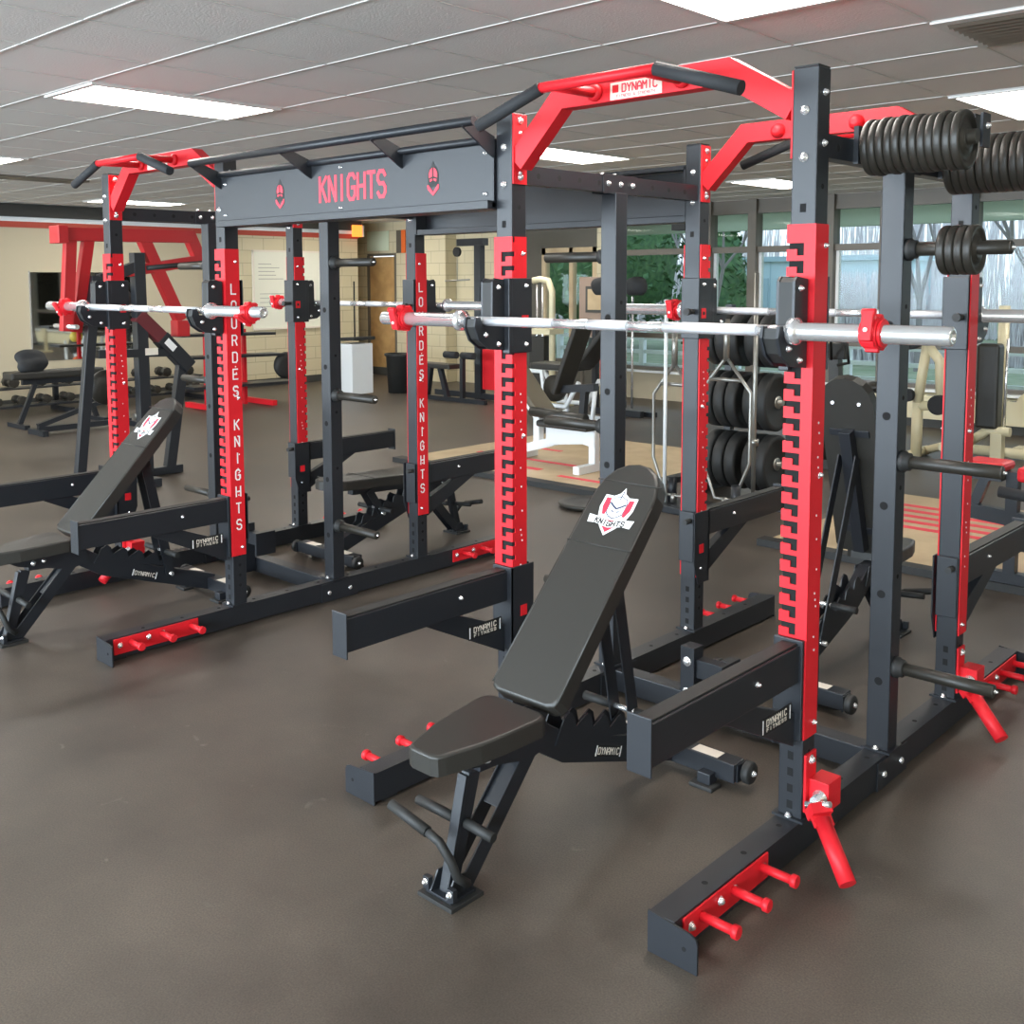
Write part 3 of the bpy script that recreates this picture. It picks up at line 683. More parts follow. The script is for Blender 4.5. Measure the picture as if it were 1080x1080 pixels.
# ------------------------------------------------- adjustable benches
def shield(parent, O, ux, uy, un, s):
    m = MB(); k = lambda Q: [(a*s, b*s) for a, b in Q]
    decal(m, k([(0, 1.12), (.12, .86), (.34, .72), (.72, .74), (.74, .2), (.62, -.2), (.36, -.6), (0, -.95), (-.36, -.6), (-.62, -.2), (-.74, .2), (-.72, .74), (-.34, .72), (-.12, .86)]), O, ux, uy, un, WHITE, .0008)
    decal(m, k([(-.62, .62), (-.40, .62), (-.38, -.1), (-.50, -.1), (-.62, .2)]), O, ux, uy, un, REDP, .0006, .0008)
    decal(m, k([(.62, .62), (.40, .62), (.38, -.1), (.50, -.1), (.62, .2)]), O, ux, uy, un, REDP, .0006, .0008)
    decal(m, k([(-.46, -.30), (.46, -.30), (.28, -.56), (0, -.82), (-.28, -.56)]), O, ux, uy, un, REDP, .0006, .0008)
    W2 = lambda a, b: Vector(O)+Vector(ux)*a*s+Vector(uy)*b*s+Vector(un)*.001
    def ln(pts, w):
        for p, q in zip(pts, pts[1:]): m.beam(W2(*p), W2(*q), w*s, .0008, BLUE, up=un)
    ln([(-.34, .42), (-.14, .28), (0, .20), (.14, .28), (.34, .42)], .07)
    ln([(-.36, .0), (-.2, -.14), (0, -.22), (.2, -.14), (.36, 0)], .04); ln([(0, .98), (-.02, .6)], .04); ln([(-.38, .42), (-.3, .62), (0, .74), (.3, .62), (.38, .42)], .03); ln([(-.38, .42), (-.36, .0)], .03); ln([(.38, .42), (.36, .0)], .03)
    ln([(-.18, .1), (-.06, .06)], .05); ln([(.18, .1), (.06, .06)], .05)
    decal(m, k([(-1, -.18), (-.62, -.22), (0, -.36), (.62, -.22), (1, -.18), (.94, -.52), (.6, -.5), (0, -.62), (-.6, -.5), (-.94, -.52)]), O, ux, uy, un, WHITE, .0006, .0012)
    for i, ch in enumerate('KNIGHTS'):
        u = (i-3)*.19; letter(m, ch, Vector(O)+Vector(ux)*(u-.06)*s+Vector(uy)*(-.56+abs(u)*.14)*s+Vector(un)*.0018, ux, uy, un, .13*s, .2*s, .05*s, BLKP, .0004)
    m.build('crest_print', parent, 0, 'white and red shield crest with a helmet')
def pad_outline(w0, w1, L, round_top):
    L_ = []
    r = .03
    pts = [(-w0+r, 0), (w0-r, 0), (w0-r*.3, r*.3), (w0, r)]
    if round_top:
        pts += [(w1, L-.16), (w1*.97, L-.11), (w1*.86, L-.065), (w1*.66, L-.03), (w1*.36, L-.007), (0, L), (-w1*.36, L-.007), (-w1*.66, L-.03), (-w1*.86, L-.065), (-w1*.97, L-.11), (-w1, L-.16)]
    else:
        pts += [((w0*2+w1)/3+.012, L*.35), ((w0+w1)/2+.016, L*.6), (w1, L-r), (w1-r*.3, L-r*.3), (w1-r, L), (-w1+r, L), (-w1+r*.3, L-r*.3), (-w1, L-r), (-(w0+w1)/2-.016, L*.6), (-(w0*2+w1)/3-.012, L*.35)]
    pts += [(-w0, r), (-w0+r*.3, r*.3)]
    return pts
def bench(loc, rz, lab, ang=46.5, seat_up=True, crest=True):
    t = thing('weight_bench', lab, 'bench', loc, rz)
    def pad(name, org, angd, poly, th):
        a = math.radians(angd); uy = Vector((0, math.cos(a), math.sin(a))); un = Vector((0, -math.sin(a), math.cos(a))); ux = Vector((1, 0, 0))
        m = MB(); n = len(poly); c0 = sum((Vector(p) for p in poly), Vector((0, 0)))/n
        rings = []
        for inset, h in ((.0, -th), (.0, -.008), (.003, -.003), (.009, 0)):
            ring = []
            for p in poly:
                v = Vector(p); dv = (v-c0); q = v-Vector((dv.x/max(.01, abs(dv.x))*min(inset, abs(dv.x)), dv.y/max(.01, abs(dv.y))*min(inset, abs(dv.y))))
                ring.append(m.bm.verts.new(Vector(org)+ux*q.x+uy*q.y+un*h))
            rings.append(ring)
        for i, (r0, r1) in enumerate(zip(rings, rings[1:])):
            for k in range(n):
                f = m.face([r0[k], r0[(k+1) % n], r1[(k+1) % n], r1[k]], VINYL)
                if f and i: f.smooth = True
        m.face(rings[0][::-1], VINYL); m.face(rings[-1], VINYL)
        return m, ux, uy, un
    m, *_ = pad('seat', (0, 0, .45), 2.6, pad_outline(.066, .122, .385, False), .058)
    so = m.build('seat', t)
    MB().bolt((-.03, .03, .392), 2, -1, .006).box(-.045, .045, .02, .37, .385, .394, STEEL).build('seat_plate', so)
    org = Vector((0, .397, .478))
    m, ux, uy, un = pad('back', org, ang, pad_outline(.13, .122, .855, True), .058)
    bo = m.build('back_pad', t)
    q = MB()
    for v in (.535, .775): q.tube([org+ux*(-.126)+uy*v+un*.0005, org+ux*.126+uy*v+un*.0005], .0022, VINYL, 6)
    for sx in (-1, 1):
        q.tube([org+ux*sx*.1275+uy*.02+un*-.004, org+ux*sx*.121+uy*.70+un*-.004], .0028, VINYL, 6)
    q.build('seam', bo)
    if crest: shield(bo, org+uy*.655+un*.0012, ux, uy, un, .088)
    # pad underframe
    b = MB()
    b.beam(org+uy*.03-un*.085, org+uy*.62-un*.085, .05, .05, STEEL, up=un)
    for v in (.12, .6): b.beam(org+uy*v-un*.062-ux*.09, org+uy*v-un*.062+ux*.09, .03, .006, STEEL, up=un)
    for v in (.1, .55): b.bolt(org+uy*v-un*.085+ux*.025, 0, 1, .008)
    for sx in (-1, 1): b.lathe([(-.006, .009), (.006, .009)], org+uy*.74-un*.06+ux*sx*.06, 1, CHROME, 10)
    b.build('back_frame', t, .002)
    # gusset under the hinge, main spine and saw-tooth rail
    sp_ = MB().path([(0, .2, .372), (0, .44, .36), (0, .58, .27), (0, 1.19, .065)], .055, .085, STEEL, up=(1, 0, 0))
    sp_.build('spine', t, .003)
    r = MB(); poly = [(.52, .30)]
    for k in range(5):
        y = .56+k*.085; z = .275-.34*(y-.6)+.03
        poly += [(y, z+.052), (y+.03, z+.066), (y+.05, z+.05), (y+.06, z+.012)]
    poly += [(1.0, .19), (.6, .295)]
    for s_ in (-1, 1): r.prism(poly, 0, s_*.028, s_*.033, STEEL)
    r.build('ladder_rail', t)
    for s_ in (-1, 1): MB().prism([(.10, .388), (.43, .395), (.47, .40), (.50, .32), (.40, .30), (.15, .36)], 0, s_*.03, s_*.035, STEEL).bolt((s_*.035, .22, .365), 0, s_, .010).bolt((s_*.035, .27, .367), 0, s_, .008).build('hinge_plate', t)
    # support strut with its cross pegs
    pt = org+uy*.50-un*.09; foot = Vector((0, .93, .17)) if ang > 20 else Vector((0, .8, .25))
    st = MB()
    for s_ in (-1, 1): st.beam(pt+ux*s_*.038, foot+ux*s_*.038, .006, .05, STEEL, up=(0, 1, 0))
    mid = pt.lerp(foot, .80)
    st.build('support_strut', t)
    c = MB()
    for s_ in (-1, 1): c.tube([mid+ux*s_*.05, mid+ux*s_*.16], .015, RUBBER, 12)
    c.tube([mid-ux*.05, mid+ux*.05], .009, CHROME, 10).tube([foot-ux*.06, foot+ux*.06], .01, CHROME, 10)
    c.build('adjuster_handle', t)
    # front A-frame
    MB().beam((0, .16, .33), (0, .085, .02), .034, .012, STEEL, up=(0, 1, .2)).beam((0, .19, .33), (0, .10, .02), .03, .045, STEEL, up=(0, 1, .2)).build('front_leg', t, .002)
    l = MB()
    for s_ in (-1, 1): l.beam((s_*.032, .42, .34), (s_*.032, .125, .02), .006, .055, STEEL, up=(0, 1, 1))
    l.beam((0, .405, .34), (0, .27, .2), .06, .006, STEEL, up=(0, 1, -1))
    l.build('diagonal_leg', t, .002)
    f = MB().box(-.068, .068, .045, .17, .0, .012, RUBBER).box(-.05, .05, .06, .155, .012, .02, STEEL)
    f.box(-.06, -.036, .058, .075, .02, .055, STEEL).box(.036, .06, .058, .075, .02, .055, STEEL).bolt((-.048, .058, .042), 1, -1, .007).bolt((.048, .058, .042), 1, -1, .007)
    for s_ in (-1, 1): f.prism([(.06, .02), (.15, .02), (.13, .07), (.09, .07)], 0, s_*.03, s_*.036, STEEL)
    f.build('foot_plate', t, .002)
    h = MB().tube([(-.155, .13, .215), (-.02, .14, .205)], .0145, RUBBER, 14).tube([(.02, .15, .2), (.12, .155, .19)], .0145, RUBBER, 14)
    h.build('leg_roller', t)
    h = MB().tube([(-.175, .045, .225), (-.03, .05, .195)], .0155, RUBBER, 14).tube([(-.03, .05, .195), (.01, .055, .18), (.04, .07, .13), (.05, .085, .08), (.055, .12, .05)], .013, RUBBER, 12)
    h.build('handle', t)
    # rear foot with wheels
    rf = MB().box(-.27, .27, 1.155, 1.225, .03, .095, STEEL); rf.box(.13, .22, 1.10, 1.16, .0, .014, RUBBER).box(-.22, -.13, 1.10, 1.16, .0, .014, RUBBER).box(.15, .2, 1.12, 1.17, .012, .05, STEEL).box(-.2, -.15, 1.12, 1.17, .012, .05, STEEL)
    rf = rf.build('rear_foot', t, .003)
    MB().box(.10, .2, 1.165, 1.215, .095, .0958, LABEL).box(-.2, -.1, 1.165, 1.215, .095, .0958, LABEL).build('warning_label', rf, 0, 'small cream warning label')
    for s_ in (-1, 1):
        MB().lathe([(-.014, .008), (-.014, .034), (-.009, .038), (.009, .038), (.014, .034), (.014, .008)], (s_*.295, 1.21, .06), 0, RUBBER, 22).bolt((s_*.31, 1.21, .06), 0, s_, .008).build('wheel', t)
        MB().box(s_*.27, s_*.276, 1.17, 1.235, .03, .09, STEEL).build('wheel_bracket', t)
    # sticker on the spine
    d = Vector((0, .6, -.21)).normalized(); u = Vector((0, .21, .6)).normalized()
    l = MB(); c0 = Vector((.0278, .79, .192))
    l.beam(c0-d*.07, c0+d*.07, .034, .0006, BLKP, up=(1, 0, 0)); l.beam(c0-d*.07, c0-d*.064, .034, .001, WHITE, up=(1, 0, 0)); l.beam(c0+d*.064, c0+d*.07, .034, .001, WHITE, up=(1, 0, 0))
    word(l, 'DYNAMIC', c0+Vector((.0004, 0, 0)), d, u, (1, 0, 0), .012, .02, .005, .003, LABEL, .0005)
    l.build('maker_label', t)
    return t
bench((-.578, -.985, 0), 0, 'adjustable black bench with shield crest on its raised back, standing at the near rack')
bench((-.578, 2.205, 0), P, 'adjustable black bench with near-upright back seen from behind, beyond the near right post', 72, crest=False)
bench((-3.578, -.985, 0), 0, 'adjustable black bench with shield crest at the left, standing at the far rack')
bench((-3.578, 2.205, 0), P, 'adjustable black bench lying flat behind the far rack', 2.5, crest=False)

# ================================================================= THE REST OF THE GYM
MIRROR = mat('mirror_glass', (.8, .82, .8), .03, 1)
o = MB().box(X0+.001, X0+.012, 3.23, 4.75, .62, 1.84, MIRROR).box(X0+.001, X0+.014, 3.21, 3.23, .6, 1.86, CHROME).box(X0+.001, X0+.014, 4.75, 4.77, .6, 1.86, CHROME).build('wall_mirror')
tag(o, 'frameless mirror on the beige left wall behind the red machine', 'mirror')
DRED = mat('machine_red', (.42, .012, .016), .42)
# red plate-loaded press
t = thing('plate_loaded_press', 'tall red and black plate-loaded press machine at the left, behind the far rack', 'gym machine', (-7, 1.5, 0))
Y_ = lambda y, z, x=0: (x, y-1.5, z)
m = MB().beam(Y_(.98, 2.09), Y_(2.16, 2.10), .1, .11, DRED).beam(Y_(.93, 2.085), Y_(1.01, 2.085), .18, .14, DRED)
m.beam(Y_(2.13, 2.14), Y_(2.27, 1.83), .08, .1, DRED).beam(Y_(2.29, 1.9), Y_(1.55, 1.79), .08, .09, DRED).beam(Y_(1.70, 2.07), Y_(2.03, 1.36), .08, .1, DRED).beam(Y_(2.03, 1.36), Y_(2.03, 1.22), .12, .12, DRED)
m.build('top_frame', t, .004, 'red welded top frame')
MB().beam(Y_(1.06, 2.05), Y_(1.0, 1.3), .07, .09, DRED).build('press_arm', t, .004, 'red hanging press arm')
MB().beam(Y_(1.21, 2.05), Y_(1.12, 1.29, -.1), .07, .09, DRED).build('press_arm', t, .004, 'red hanging press arm')
MB().tube([Y_(1.0, 1.34, -.2), Y_(1.0, 1.34, .2)], .02, CHROME, 10).tube([Y_(1.7, 1.82, .05), Y_(2.25, 1.87, .05)], .022, RUBBER, 10).build('handle', t)
m = MB().beam(Y_(1.26, 1.75), Y_(1.06, .04), .07, .08, STEEL).beam(Y_(1.64, 1.95), Y_(1.66, .06), .09, .1, STEEL).beam(Y_(1.06, .04), Y_(2.0, .04), .07, .07, STEEL).beam(Y_(2.05, 1.06), Y_(1.88, .04), .07, .09, STEEL)
m.beam(Y_(1.25, 1.1), Y_(2.0, 1.08), .09, .07, STEEL).beam(Y_(1.3, 1.72), Y_(1.68, 1.85), .08, .09, STEEL).beam(Y_(1.5, .04, -.5), Y_(1.5, .04, .5), .07, .07, STEEL)
m.build('base_frame', t, .004)
MB().beam(Y_(1.62, 1.42), Y_(1.85, 1.2), .1, .12, mat('dark_red_pad', (.12, .015, .02), .5)).beam(Y_(1.83, 1.22), Y_(2.1, .94), .11, .13, STEEL).build('seat_back', t, .01)
MB().box(.051, .053, .16, .28, 1.05+.02, 1.13, LABEL).beam(Y_(1.86, 1.19, .057), Y_(1.94, 1.11, .057), .002, .06, WHITE).build('warning_label', t)
for z, yy in ((1.62, 1.45), (1.62, 1.52), (.9, 1.4)): MB().lathe([(-.02, .02), (-.02, .15), (.02, .15), (.02, .02)], Y_(yy, z-.1, -.16), 0, IRON, 24).build('loaded_plate', t)
# flat bench with a bag
t = thing('flat_bench', 'long black flat bench by the left wall with a black bag on it', 'bench', (-11, 2.7, 0))
MB().box(-.14, .14, -.62, .5, .57, .66, VINYL).build('pad', t, .02)
MB().box(-.03, .03, -.45, .5, .5, .57, STEEL).beam((0, -.3, .5), (0, -.5, .03), .05, .05, STEEL).beam((0, .3, .5), (0, .45, .03), .05, .05, STEEL).box(-.25, .25, -.54, -.48, 0, .05, STEEL).box(-.25, .25, .42, .48, 0, .05, STEEL).build('frame', t)
def blob(name, c, r, m, seed=1, amp=.25, parent=None):
    bm = bmesh.new(); bmesh.ops.create_icosphere(bm, subdivisions=4, radius=1); rnd = random.Random(seed)
    ph = [(Vector((rnd.uniform(-4, 4), rnd.uniform(-4, 4), rnd.uniform(-4, 4))), rnd.uniform(0, 6)) for _ in range(7)]
    for v in bm.verts:
        k = 1+amp*sum(math.sin(v.co.dot(a)+b)/(1+a.length*.6) for a, b in ph); v.co = Vector((v.co.x*r[0]*k, v.co.y*r[1]*k, max(-r[2]*.8, v.co.z*r[2]*k)))
    for f in bm.faces: f.smooth = True
    me = bpy.data.meshes.new(name); bm.to_mesh(me); bm.free(); me.materials.append(m)
    o = bpy.data.objects.new(name, me); COL.objects.link(o); o.location = c
    if parent: o.parent = parent
    return o
tag(blob('gym_bag', (-11, 2.36, .76), (.14, .2, .13), FOAM, 4, .35), 'crumpled black bag on the end of the flat bench by the left wall', 'bag')
# low dumbbell rack along the left wall
t = thing('dumbbell_rack', 'low two-tier black dumbbell rack along the left wall', 'rack', (-12.3, 3.3, 0))
for z, x in ((.14, .12), (.34, -.12)):
    MB().box(x-.14, x+.14, -2.2, 2.1, z-.02, z, STEEL).build('shelf', t)
for y in (-2.1, 0, 2.0): MB().beam((-.2, y, 0), (-.2, y, .4), .06, .06, STEEL).beam((-.3, y, .03), (.3, y, .03), .06, .06, STEEL).build('leg', t)
def dumbbell(loc, k, lab, g):
    t = thing('dumbbell', lab, 'dumbbell', loc, group=g)
    MB().tube([(-.08, 0, 0), (.08, 0, 0)], .014, CHROME, 8).build('handle', t)
    for s_ in (-1, 1): MB().lathe([(0, .02), (s_*.005, k), (s_*.075, k), (s_*.08, .02)], (s_*.055, 0, 0), 0, IRON, 8, False).build('head', t)
for i in range(13): dumbbell((-12.18, 1.45+.31*i, .142+.058), .056, 'small dark dumbbell on the lower tier by the left wall, %s from the left' % (NTH+['thirteenth'])[i], 'dumbbells on the lower tier')
for i in range(11): dumbbell((-12.42, 1.6+.36*i, .342+.07), .068, 'larger dark dumbbell on the upper tier by the left wall, %s from the left' % NTH[i], 'dumbbells on the upper tier')
t = thing('low_exercise_frame', 'low black folded exercise frame on the floor before the dumbbell rack', 'gym machine', (-10.25, 2.6, 0))
MB().beam((0, -.5, .06), (0, .6, .06), .06, .06, STEEL).beam((0, -.5, .1), (0, .3, .33), .06, .05, STEEL).beam((-.2, -.5, .03), (.2, -.5, .03), .06, .06, STEEL).beam((-.2, .6, .03), (.2, .6, .03), .06, .06, STEEL).build('frame', t)
MB().tube([(0, .65, .1), (0, 1.0, .1)], .035, GREYTUBE, 12).build('roller', t)
# shelf rack with balls
t = thing('storage_shelf', 'three-tier black storage shelf with red ends against the cream wall, left of the lettered post', 'shelf', (-11, 5.1, 0))
for i, (z, a, b_) in enumerate(((1.0, -.85, .6), (.7, -.7, .75), (.3, -.7, .95))):
    MB().beam((.0, a, z), (.0, b_, z-.02), .34, .035, STEEL).build('shelf', t, .004)
for y in (-.35, .25): MB().beam((-.1, y, 0), (-.1, y, 1.05), .05, .05, RED).build('post', t)
for y in (-.5, .4): MB().beam((-.35, y, .04), (.4, y, .04), .07, .07, RED).build('foot', t)
tag(blob('medicine_ball', (-10.95, 4.78, .83), (.10, .10, .10), YELLOW, 2, .0), 'yellow medicine ball on the middle tier of the storage shelf', 'ball')
tag(blob('medicine_ball', (-10.95, 4.80, .42), (.10, .10, .10), ORANGE, 3, .0), 'orange medicine ball on the lowest tier of the storage shelf', 'ball')
o = MB().lathe([(-.05, .10), (-.05, .17), (0, .19), (.05, .17), (.05, .10)], (0, 0, 0), 0, RUBBER, 28).build('ab_wheel'); o.location = (-10.9, 5.9, .52); tag(o, 'dark wheel standing at the right end of the storage shelf', 'wheel')
# whiteboard, cabinet, bin, signs
t = thing('whiteboard', 'whiteboard with faint handwriting on the cream block wall', 'whiteboard', (X0, 7.5, 0))
MB().box(.001, .02, -.7, .72, .95, 2.18, PAPER).build('board', t)
w_ = MB()
for i in range(5): w_.box(.0201, .0206, -.62, -.62+random.uniform(.25, .5), 1.98-.06*i, 1.99-.06*i, GREYTUBE)
for i in range(4): w_.box(.0201, .0206, -.6, random.uniform(.1, .5), 1.5-.07*i, 1.508-.07*i, GREYTUBE)
w_.build('marker_lines', t); MB().box(.0, .03, -.73, .75, 2.18, 2.21, LABEL).box(.0, .03, -.73, -.7, .93, 2.2, LABEL).box(.0, .03, .72, .75, .93, 2.2, LABEL).box(0, .05, -.73, .75, .92, .95, LABEL).build('frame', t)
t = thing('water_fountain', 'white cabinet with a black sloped top beside the cream wall', 'cabinet', (-10.85, 7.1, 0))
MB().box(-.2, .2, -.2, .2, .03, .78, WHITEM).build('body', t, .01)
MB().beam((-.28, 0, .83), (.26, 0, .86), .4, .05, RUBBER).build('top', t, .01)
MB().tube([(-.1, .1, .85), (-.1, .1, 1.7)], .012, RUBBER, 8).build('pipe', t)
t = thing('waste_bin', 'tall black waste bin in front of the wooden door', 'bin', (-10.63, 7.8, 0))
MB().lathe([(0, .17), (.55, .2), (.57, .225), (.6, .225), (.6, .19), (.3, .16)], (0, 0, 0), 2, RUBBER, 24).build('body', t)
t = thing('exit_sign', 'small glowing orange sign box high beside the wooden door', 'sign', (-12.86, 8.83, 2.47))
MB().box(-.02, .02, -.1, .1, 0, .2, mat('orange_sign_lit', (.9, .2, .03), .5, emit=1.1)).build('lit_face', t)
MB().box(-.02, .02, .1, .14, 0, .2, LABEL).box(-.14, -.02, -.03, .03, .08, .12, LABEL).build('bracket', t)
tag(MB().box(-13.5, -12.9, Y1-.02, Y1-.01, 2.25, 2.6, mat('pale_green_paper', (.62, .68, .5), .7)).build('paper_notice'), 'pale green paper notice above the wooden door', 'notice')
tag(MB().box(-12.55, -12.45, Y1-.03, Y1-.01, 2.2, 2.6, ORANGE).box(-12.68, -12.55, Y1-.03, Y1-.01, 2.2, 2.6, FR).build('orange_panel'), 'narrow orange and brown panel high to the right of the wooden door', 'sign')
# black cable machine with red panel
t = thing('cable_machine', 'black cable machine with a red panel beside the pier, left of the near rack', 'gym machine', (-9, 7.9, 0))
MB().box(-.06, .06, -.05, .05, 0, 2.28, STEEL).box(-.4, .12, -.06, .06, 2.2, 2.3, STEEL).beam((-.9, 0, .06), (.7, 0, .06), .09, .08, STEEL).build('column', t)
MB().box(.08, .40, -.03, .03, .16, .73, RED).build('weight_shroud', t)
MB().lathe([(-.02, .07), (.02, .07)], (-.45, 0, 2.12), 1, RUBBER, 16).tube([(-.45, 0, 2.05), (-.45, 0, 1.72)], .005, GREYTUBE, 6).tube([(-.7, 0, 1.7), (-.2, 0, 1.72)], .012, GREYTUBE, 8).build('pulley', t)
t = thing('leg_curl_bench', 'small black bench with foam rollers in front of the cream pier', 'bench', (-9.4, 7.5, 0))
MB().box(-.42, .3, -.12, .12, .46, .53, VINYL).build('pad', t, .015)
MB().beam((-.2, 0, .46), (-.28, 0, .02), .06, .07, STEEL).beam((.0, 0, .46), (.15, 0, .02), .06, .07, STEEL).box(.42, .48, -.03, .03, .02, .62, STEEL).beam((-.4, 0, .03), (.9, 0, .03), .06, .06, STEEL).build('frame', t)
for x in (.22, .56): MB().tube([(x-.12, 0, .66), (x+.12, 0, .66)], .05, FOAM, 14).build('roller', t)
# platforms
t = thing('lifting_platform', 'wooden lifting platform with red marks behind the near left post', 'platform', (-4.75, 4.85, 0))
MB().box(-1.2, 1.2, -1.1, 1.1, 0, .04, PLY).build('deck', t)
MB().box(-1.25, 1.25, -1.22, -1.1, 0, .045, RUBBER).box(1.2, 1.3, -1.1, 1.1, 0, .045, RUBBER).build('edge', t)
MB().box(-.9, 1.0, -.45, -.38, .04, .042, REDP).box(-.6, .2, -.8, -.72, .04, .042, REDP).box(.5, .95, -.9, -.84, .04, .042, REDP).box(-1.1, -.3, .1, .16, .04, .042, REDP).build('painted_mark', t)
t = thing('lifting_platform', 'wooden lifting platform with red stripes at the right edge', 'platform', (-.9, 4.2, 0))
MB().box(-.95, 1.3, -.95, 1.0, 0, .04, PLY).build('deck', t)
m = MB()
for i in range(5): m.box(-.85, 1.2, -.1+.17*i, -.03+.17*i, .04, .042, REDP)
m.build('painted_mark', t); MB().box(-1.0, 1.3, -1.05, -.95, 0, .045, RUBBER).build('edge', t)
o = MB().lathe([(-.02, .03), (-.02, .2), (.01, .225), (.02, .21), (.012, .17), (.02, .06), (.02, .03)], (0, 0, 0), 2, IRON, 32).build('floor_plate'); o.location = (-3.42, 3.33, .021); tag(o, 'large iron plate lying on the floor beside the wooden platform', 'weight plate')
# white incline bench
t = thing('incline_bench', 'white framed bench with black rolled pads on the wooden platform, behind the near left post', 'bench', (-4.6, 4.35, 0))
m = MB().beam((.44, 0, .42), (.44, 0, .042), .07, .07, WHITEM).prism([(-.08, .40), (.47, .40), (.47, .25), (.34, .27), (-.08, .22)], 1, -.04, .04, WHITEM).beam((-.5, 0, .12), (.0, 0, .26), .07, .08, WHITEM)
m.beam((-.2, 0, .46), (-.2, 0, .2), .07, .07, WHITEM).beam((-.2, 0, .44), (-.48, 0, .74), .05, .05, WHITEM).beam((-.5, -.3, .075), (-.5, .3, .075), .07, .07, WHITEM).beam((.44, -.25, .075), (.44, .25, .075), .07, .07, WHITEM)
m.build('frame', t, .006)
MB().box(-.1, .48, -.16, .16, .40, .46, VINYL).build('seat', t, .02)
MB().tube([(-.16, -.14, .53), (.46, -.14, .51)], .045, VINYL, 16).build('front_roll', t)
MB().beam((-.13, .02, .5), (-.62, .02, 1.04), .26, .06, mat('tan_back_pad', (.085, .07, .042), .55), up=(1, 0, 1)).build('back_pad', t, .02)
# plate rack with bumper plates and hanging bars
t = thing('bumper_plate_rack', 'upright rack holding bumper plates behind the near rack', 'rack', (-2.75, 4.5, 0))
for x in (-.33, .33): MB().box(x-.03, x+.03, .24, .30, 0, 1.5, STEEL).beam((x, -.35, .04), (x, .35, .04), .06, .06, STEEL).build('side_frame', t)
for z in (.28, .76, 1.24): MB().tube([(-.3, 0, z), (.30, 0, z)], .024, GREYTUBE, 12).beam((0, .0, z), (0, .27, z), .05, .04, STEEL).beam((-.33, .27, z), (.33, .27, z), .04, .05, STEEL).build('plate_horn', t)
for k, (z, r) in enumerate(((.28, .225), (.76, .225), (1.24, .215))):
    for i in range(5):
        tt = thing('bumper_plate', '%s of the five black bumper plates on the %s tier of the rack' % (['leftmost', 'second from left', 'middle one', 'second from right', 'rightmost'][i], ['lowest', 'middle', 'top'][k]), 'weight plate', (-2.75+(-.23+.105*i)+(.03 if i > 2 else -.02), 4.5, z), group='bumper plates on the upright rack')
        MB().lathe([(-.035, .026), (-.035, r-.05), (-.045, r-.04), (-.045, r-.01), (-.035, r), (.035, r), (.045, r-.01), (.045, r-.04), (.035, r-.05), (.035, .026)], (0, 0, 0), 0, RUBBER, 40).build('disc', tt)
        MB().lathe([(-.04, .026), (-.04, .05), (.045, .05), (.045, .026)], (0, 0, 0), 0, GREYTUBE, 24).build('hub', tt)
t = thing('bar_stand', 'floor stand of short sockets holding upright bars beyond the near bench', 'rack', (-2.72, 3.72, 0))
MB().box(-.42, .42, -.18, .18, 0, .05, STEEL).build('base', t, .004)
for x in (-.21, .0, .33): MB().tube([(x, 0, .05), (x, 0, .24)], .035, STEEL, 12).build('socket', t)
def loopbar(x, y, z0, z1, w, lab):
    t = thing('trap_bar', lab, 'bar', (x, y, 0))
    h = z1-z0
    P_ = [(0, 0, z1), (0, 0, z0+h*.80), (-w*.5, 0, z0+h*.62), (-w*.5, 0, z0+h*.25), (-w*.2, 0, z0+h*.04), (w*.2, 0, z0+h*.04), (w*.5, 0, z0+h*.25), (w*.5, 0, z0+h*.62), (0, 0, z0+h*.80)]
    MB().tube(P_, .013, GREYTUBE, 10).build('loop', t)
    MB().tube([(-w*.33, 0, z0+h*.68), (w*.33, 0, z0+h*.68)], .015, GREYTUBE, 10).build('cross_grip', t)
    MB().tube([(0, 0, z0+h*.78), (0, 0, z1+.0)], .022, GREYTUBE, 12).tube([(0, 0, z0), (0, 0, z0+h*.05)], .02, GREYTUBE, 12).build('sleeve', t)
loopbar(-2.88, 3.66, .06, 1.35, .36, 'grey looped trap bar standing upright, left of the near rack\'s back left post')
loopbar(-2.52, 3.78, .06, 1.42, .40, 'grey looped trap bar standing before the bumper plates')
t = thing('upright_barbell', 'pale slim barbell standing on end beyond the near bench back', 'barbell', (-2.93, 3.62, .06))
MB().tube([(0, 0, 0), (0, 0, 1.5)], .014, WHITEM, 12).build('shaft', t)
t = thing('upright_barbell', 'dull grey barbell standing on end before the bumper plates', 'barbell', (-2.39, 3.96, 0))
MB().tube([(0, 0, 0), (0, 0, 1.75)], .016, GREYTUBE, 12).build('shaft', t); MB().lathe([(0, .035), (.05, .035)], (0, 0, .5), 2, GREYTUBE, 14).build('collar', t)
# white leg press and grey incline further back
t = thing('leg_press', 'white framed leg press machine seen between the near rack\'s left posts', 'gym machine', (-6.8, 7.0, 0))
m = MB()
for y in (-.2, .2):
    m.tube([(-.42, y, .6), (-.08, y, .6), (.0, y, .1), (-.1, y, .04)], .03, WHITEM, 10).tube([(-.4, y, .6), (-.15, y, .2), (.3, y, .2), (.5, y, .5)], .03, WHITEM, 10).tube([(.1, y, .04), (.7, y, .04), (.75, y, .5)], .03, WHITEM, 10)
for x, z in ((-.1, .04), (.1, .04), (.7, .04)): m.tube([(x, -.22, z), (x, .22, z)], .03, WHITEM, 10)
m.build('frame', t)
MB().box(-.3, .4, -.18, .18, .62, .7, VINYL).beam((.4, 0, .66), (.85, 0, 1.15), .36, .07, VINYL).build('pad', t, .02)
MB().lathe([(-.03, .02), (-.03, .16), (.03, .16), (.03, .02)], (.2, -.28, .42), 1, IRON, 24).build('loaded_plate', t)
t = thing('incline_board', 'tall dark incline board leaning by the glazed lobby, seen above the white bench', 'bench', (-6.0, 6.1, 0))
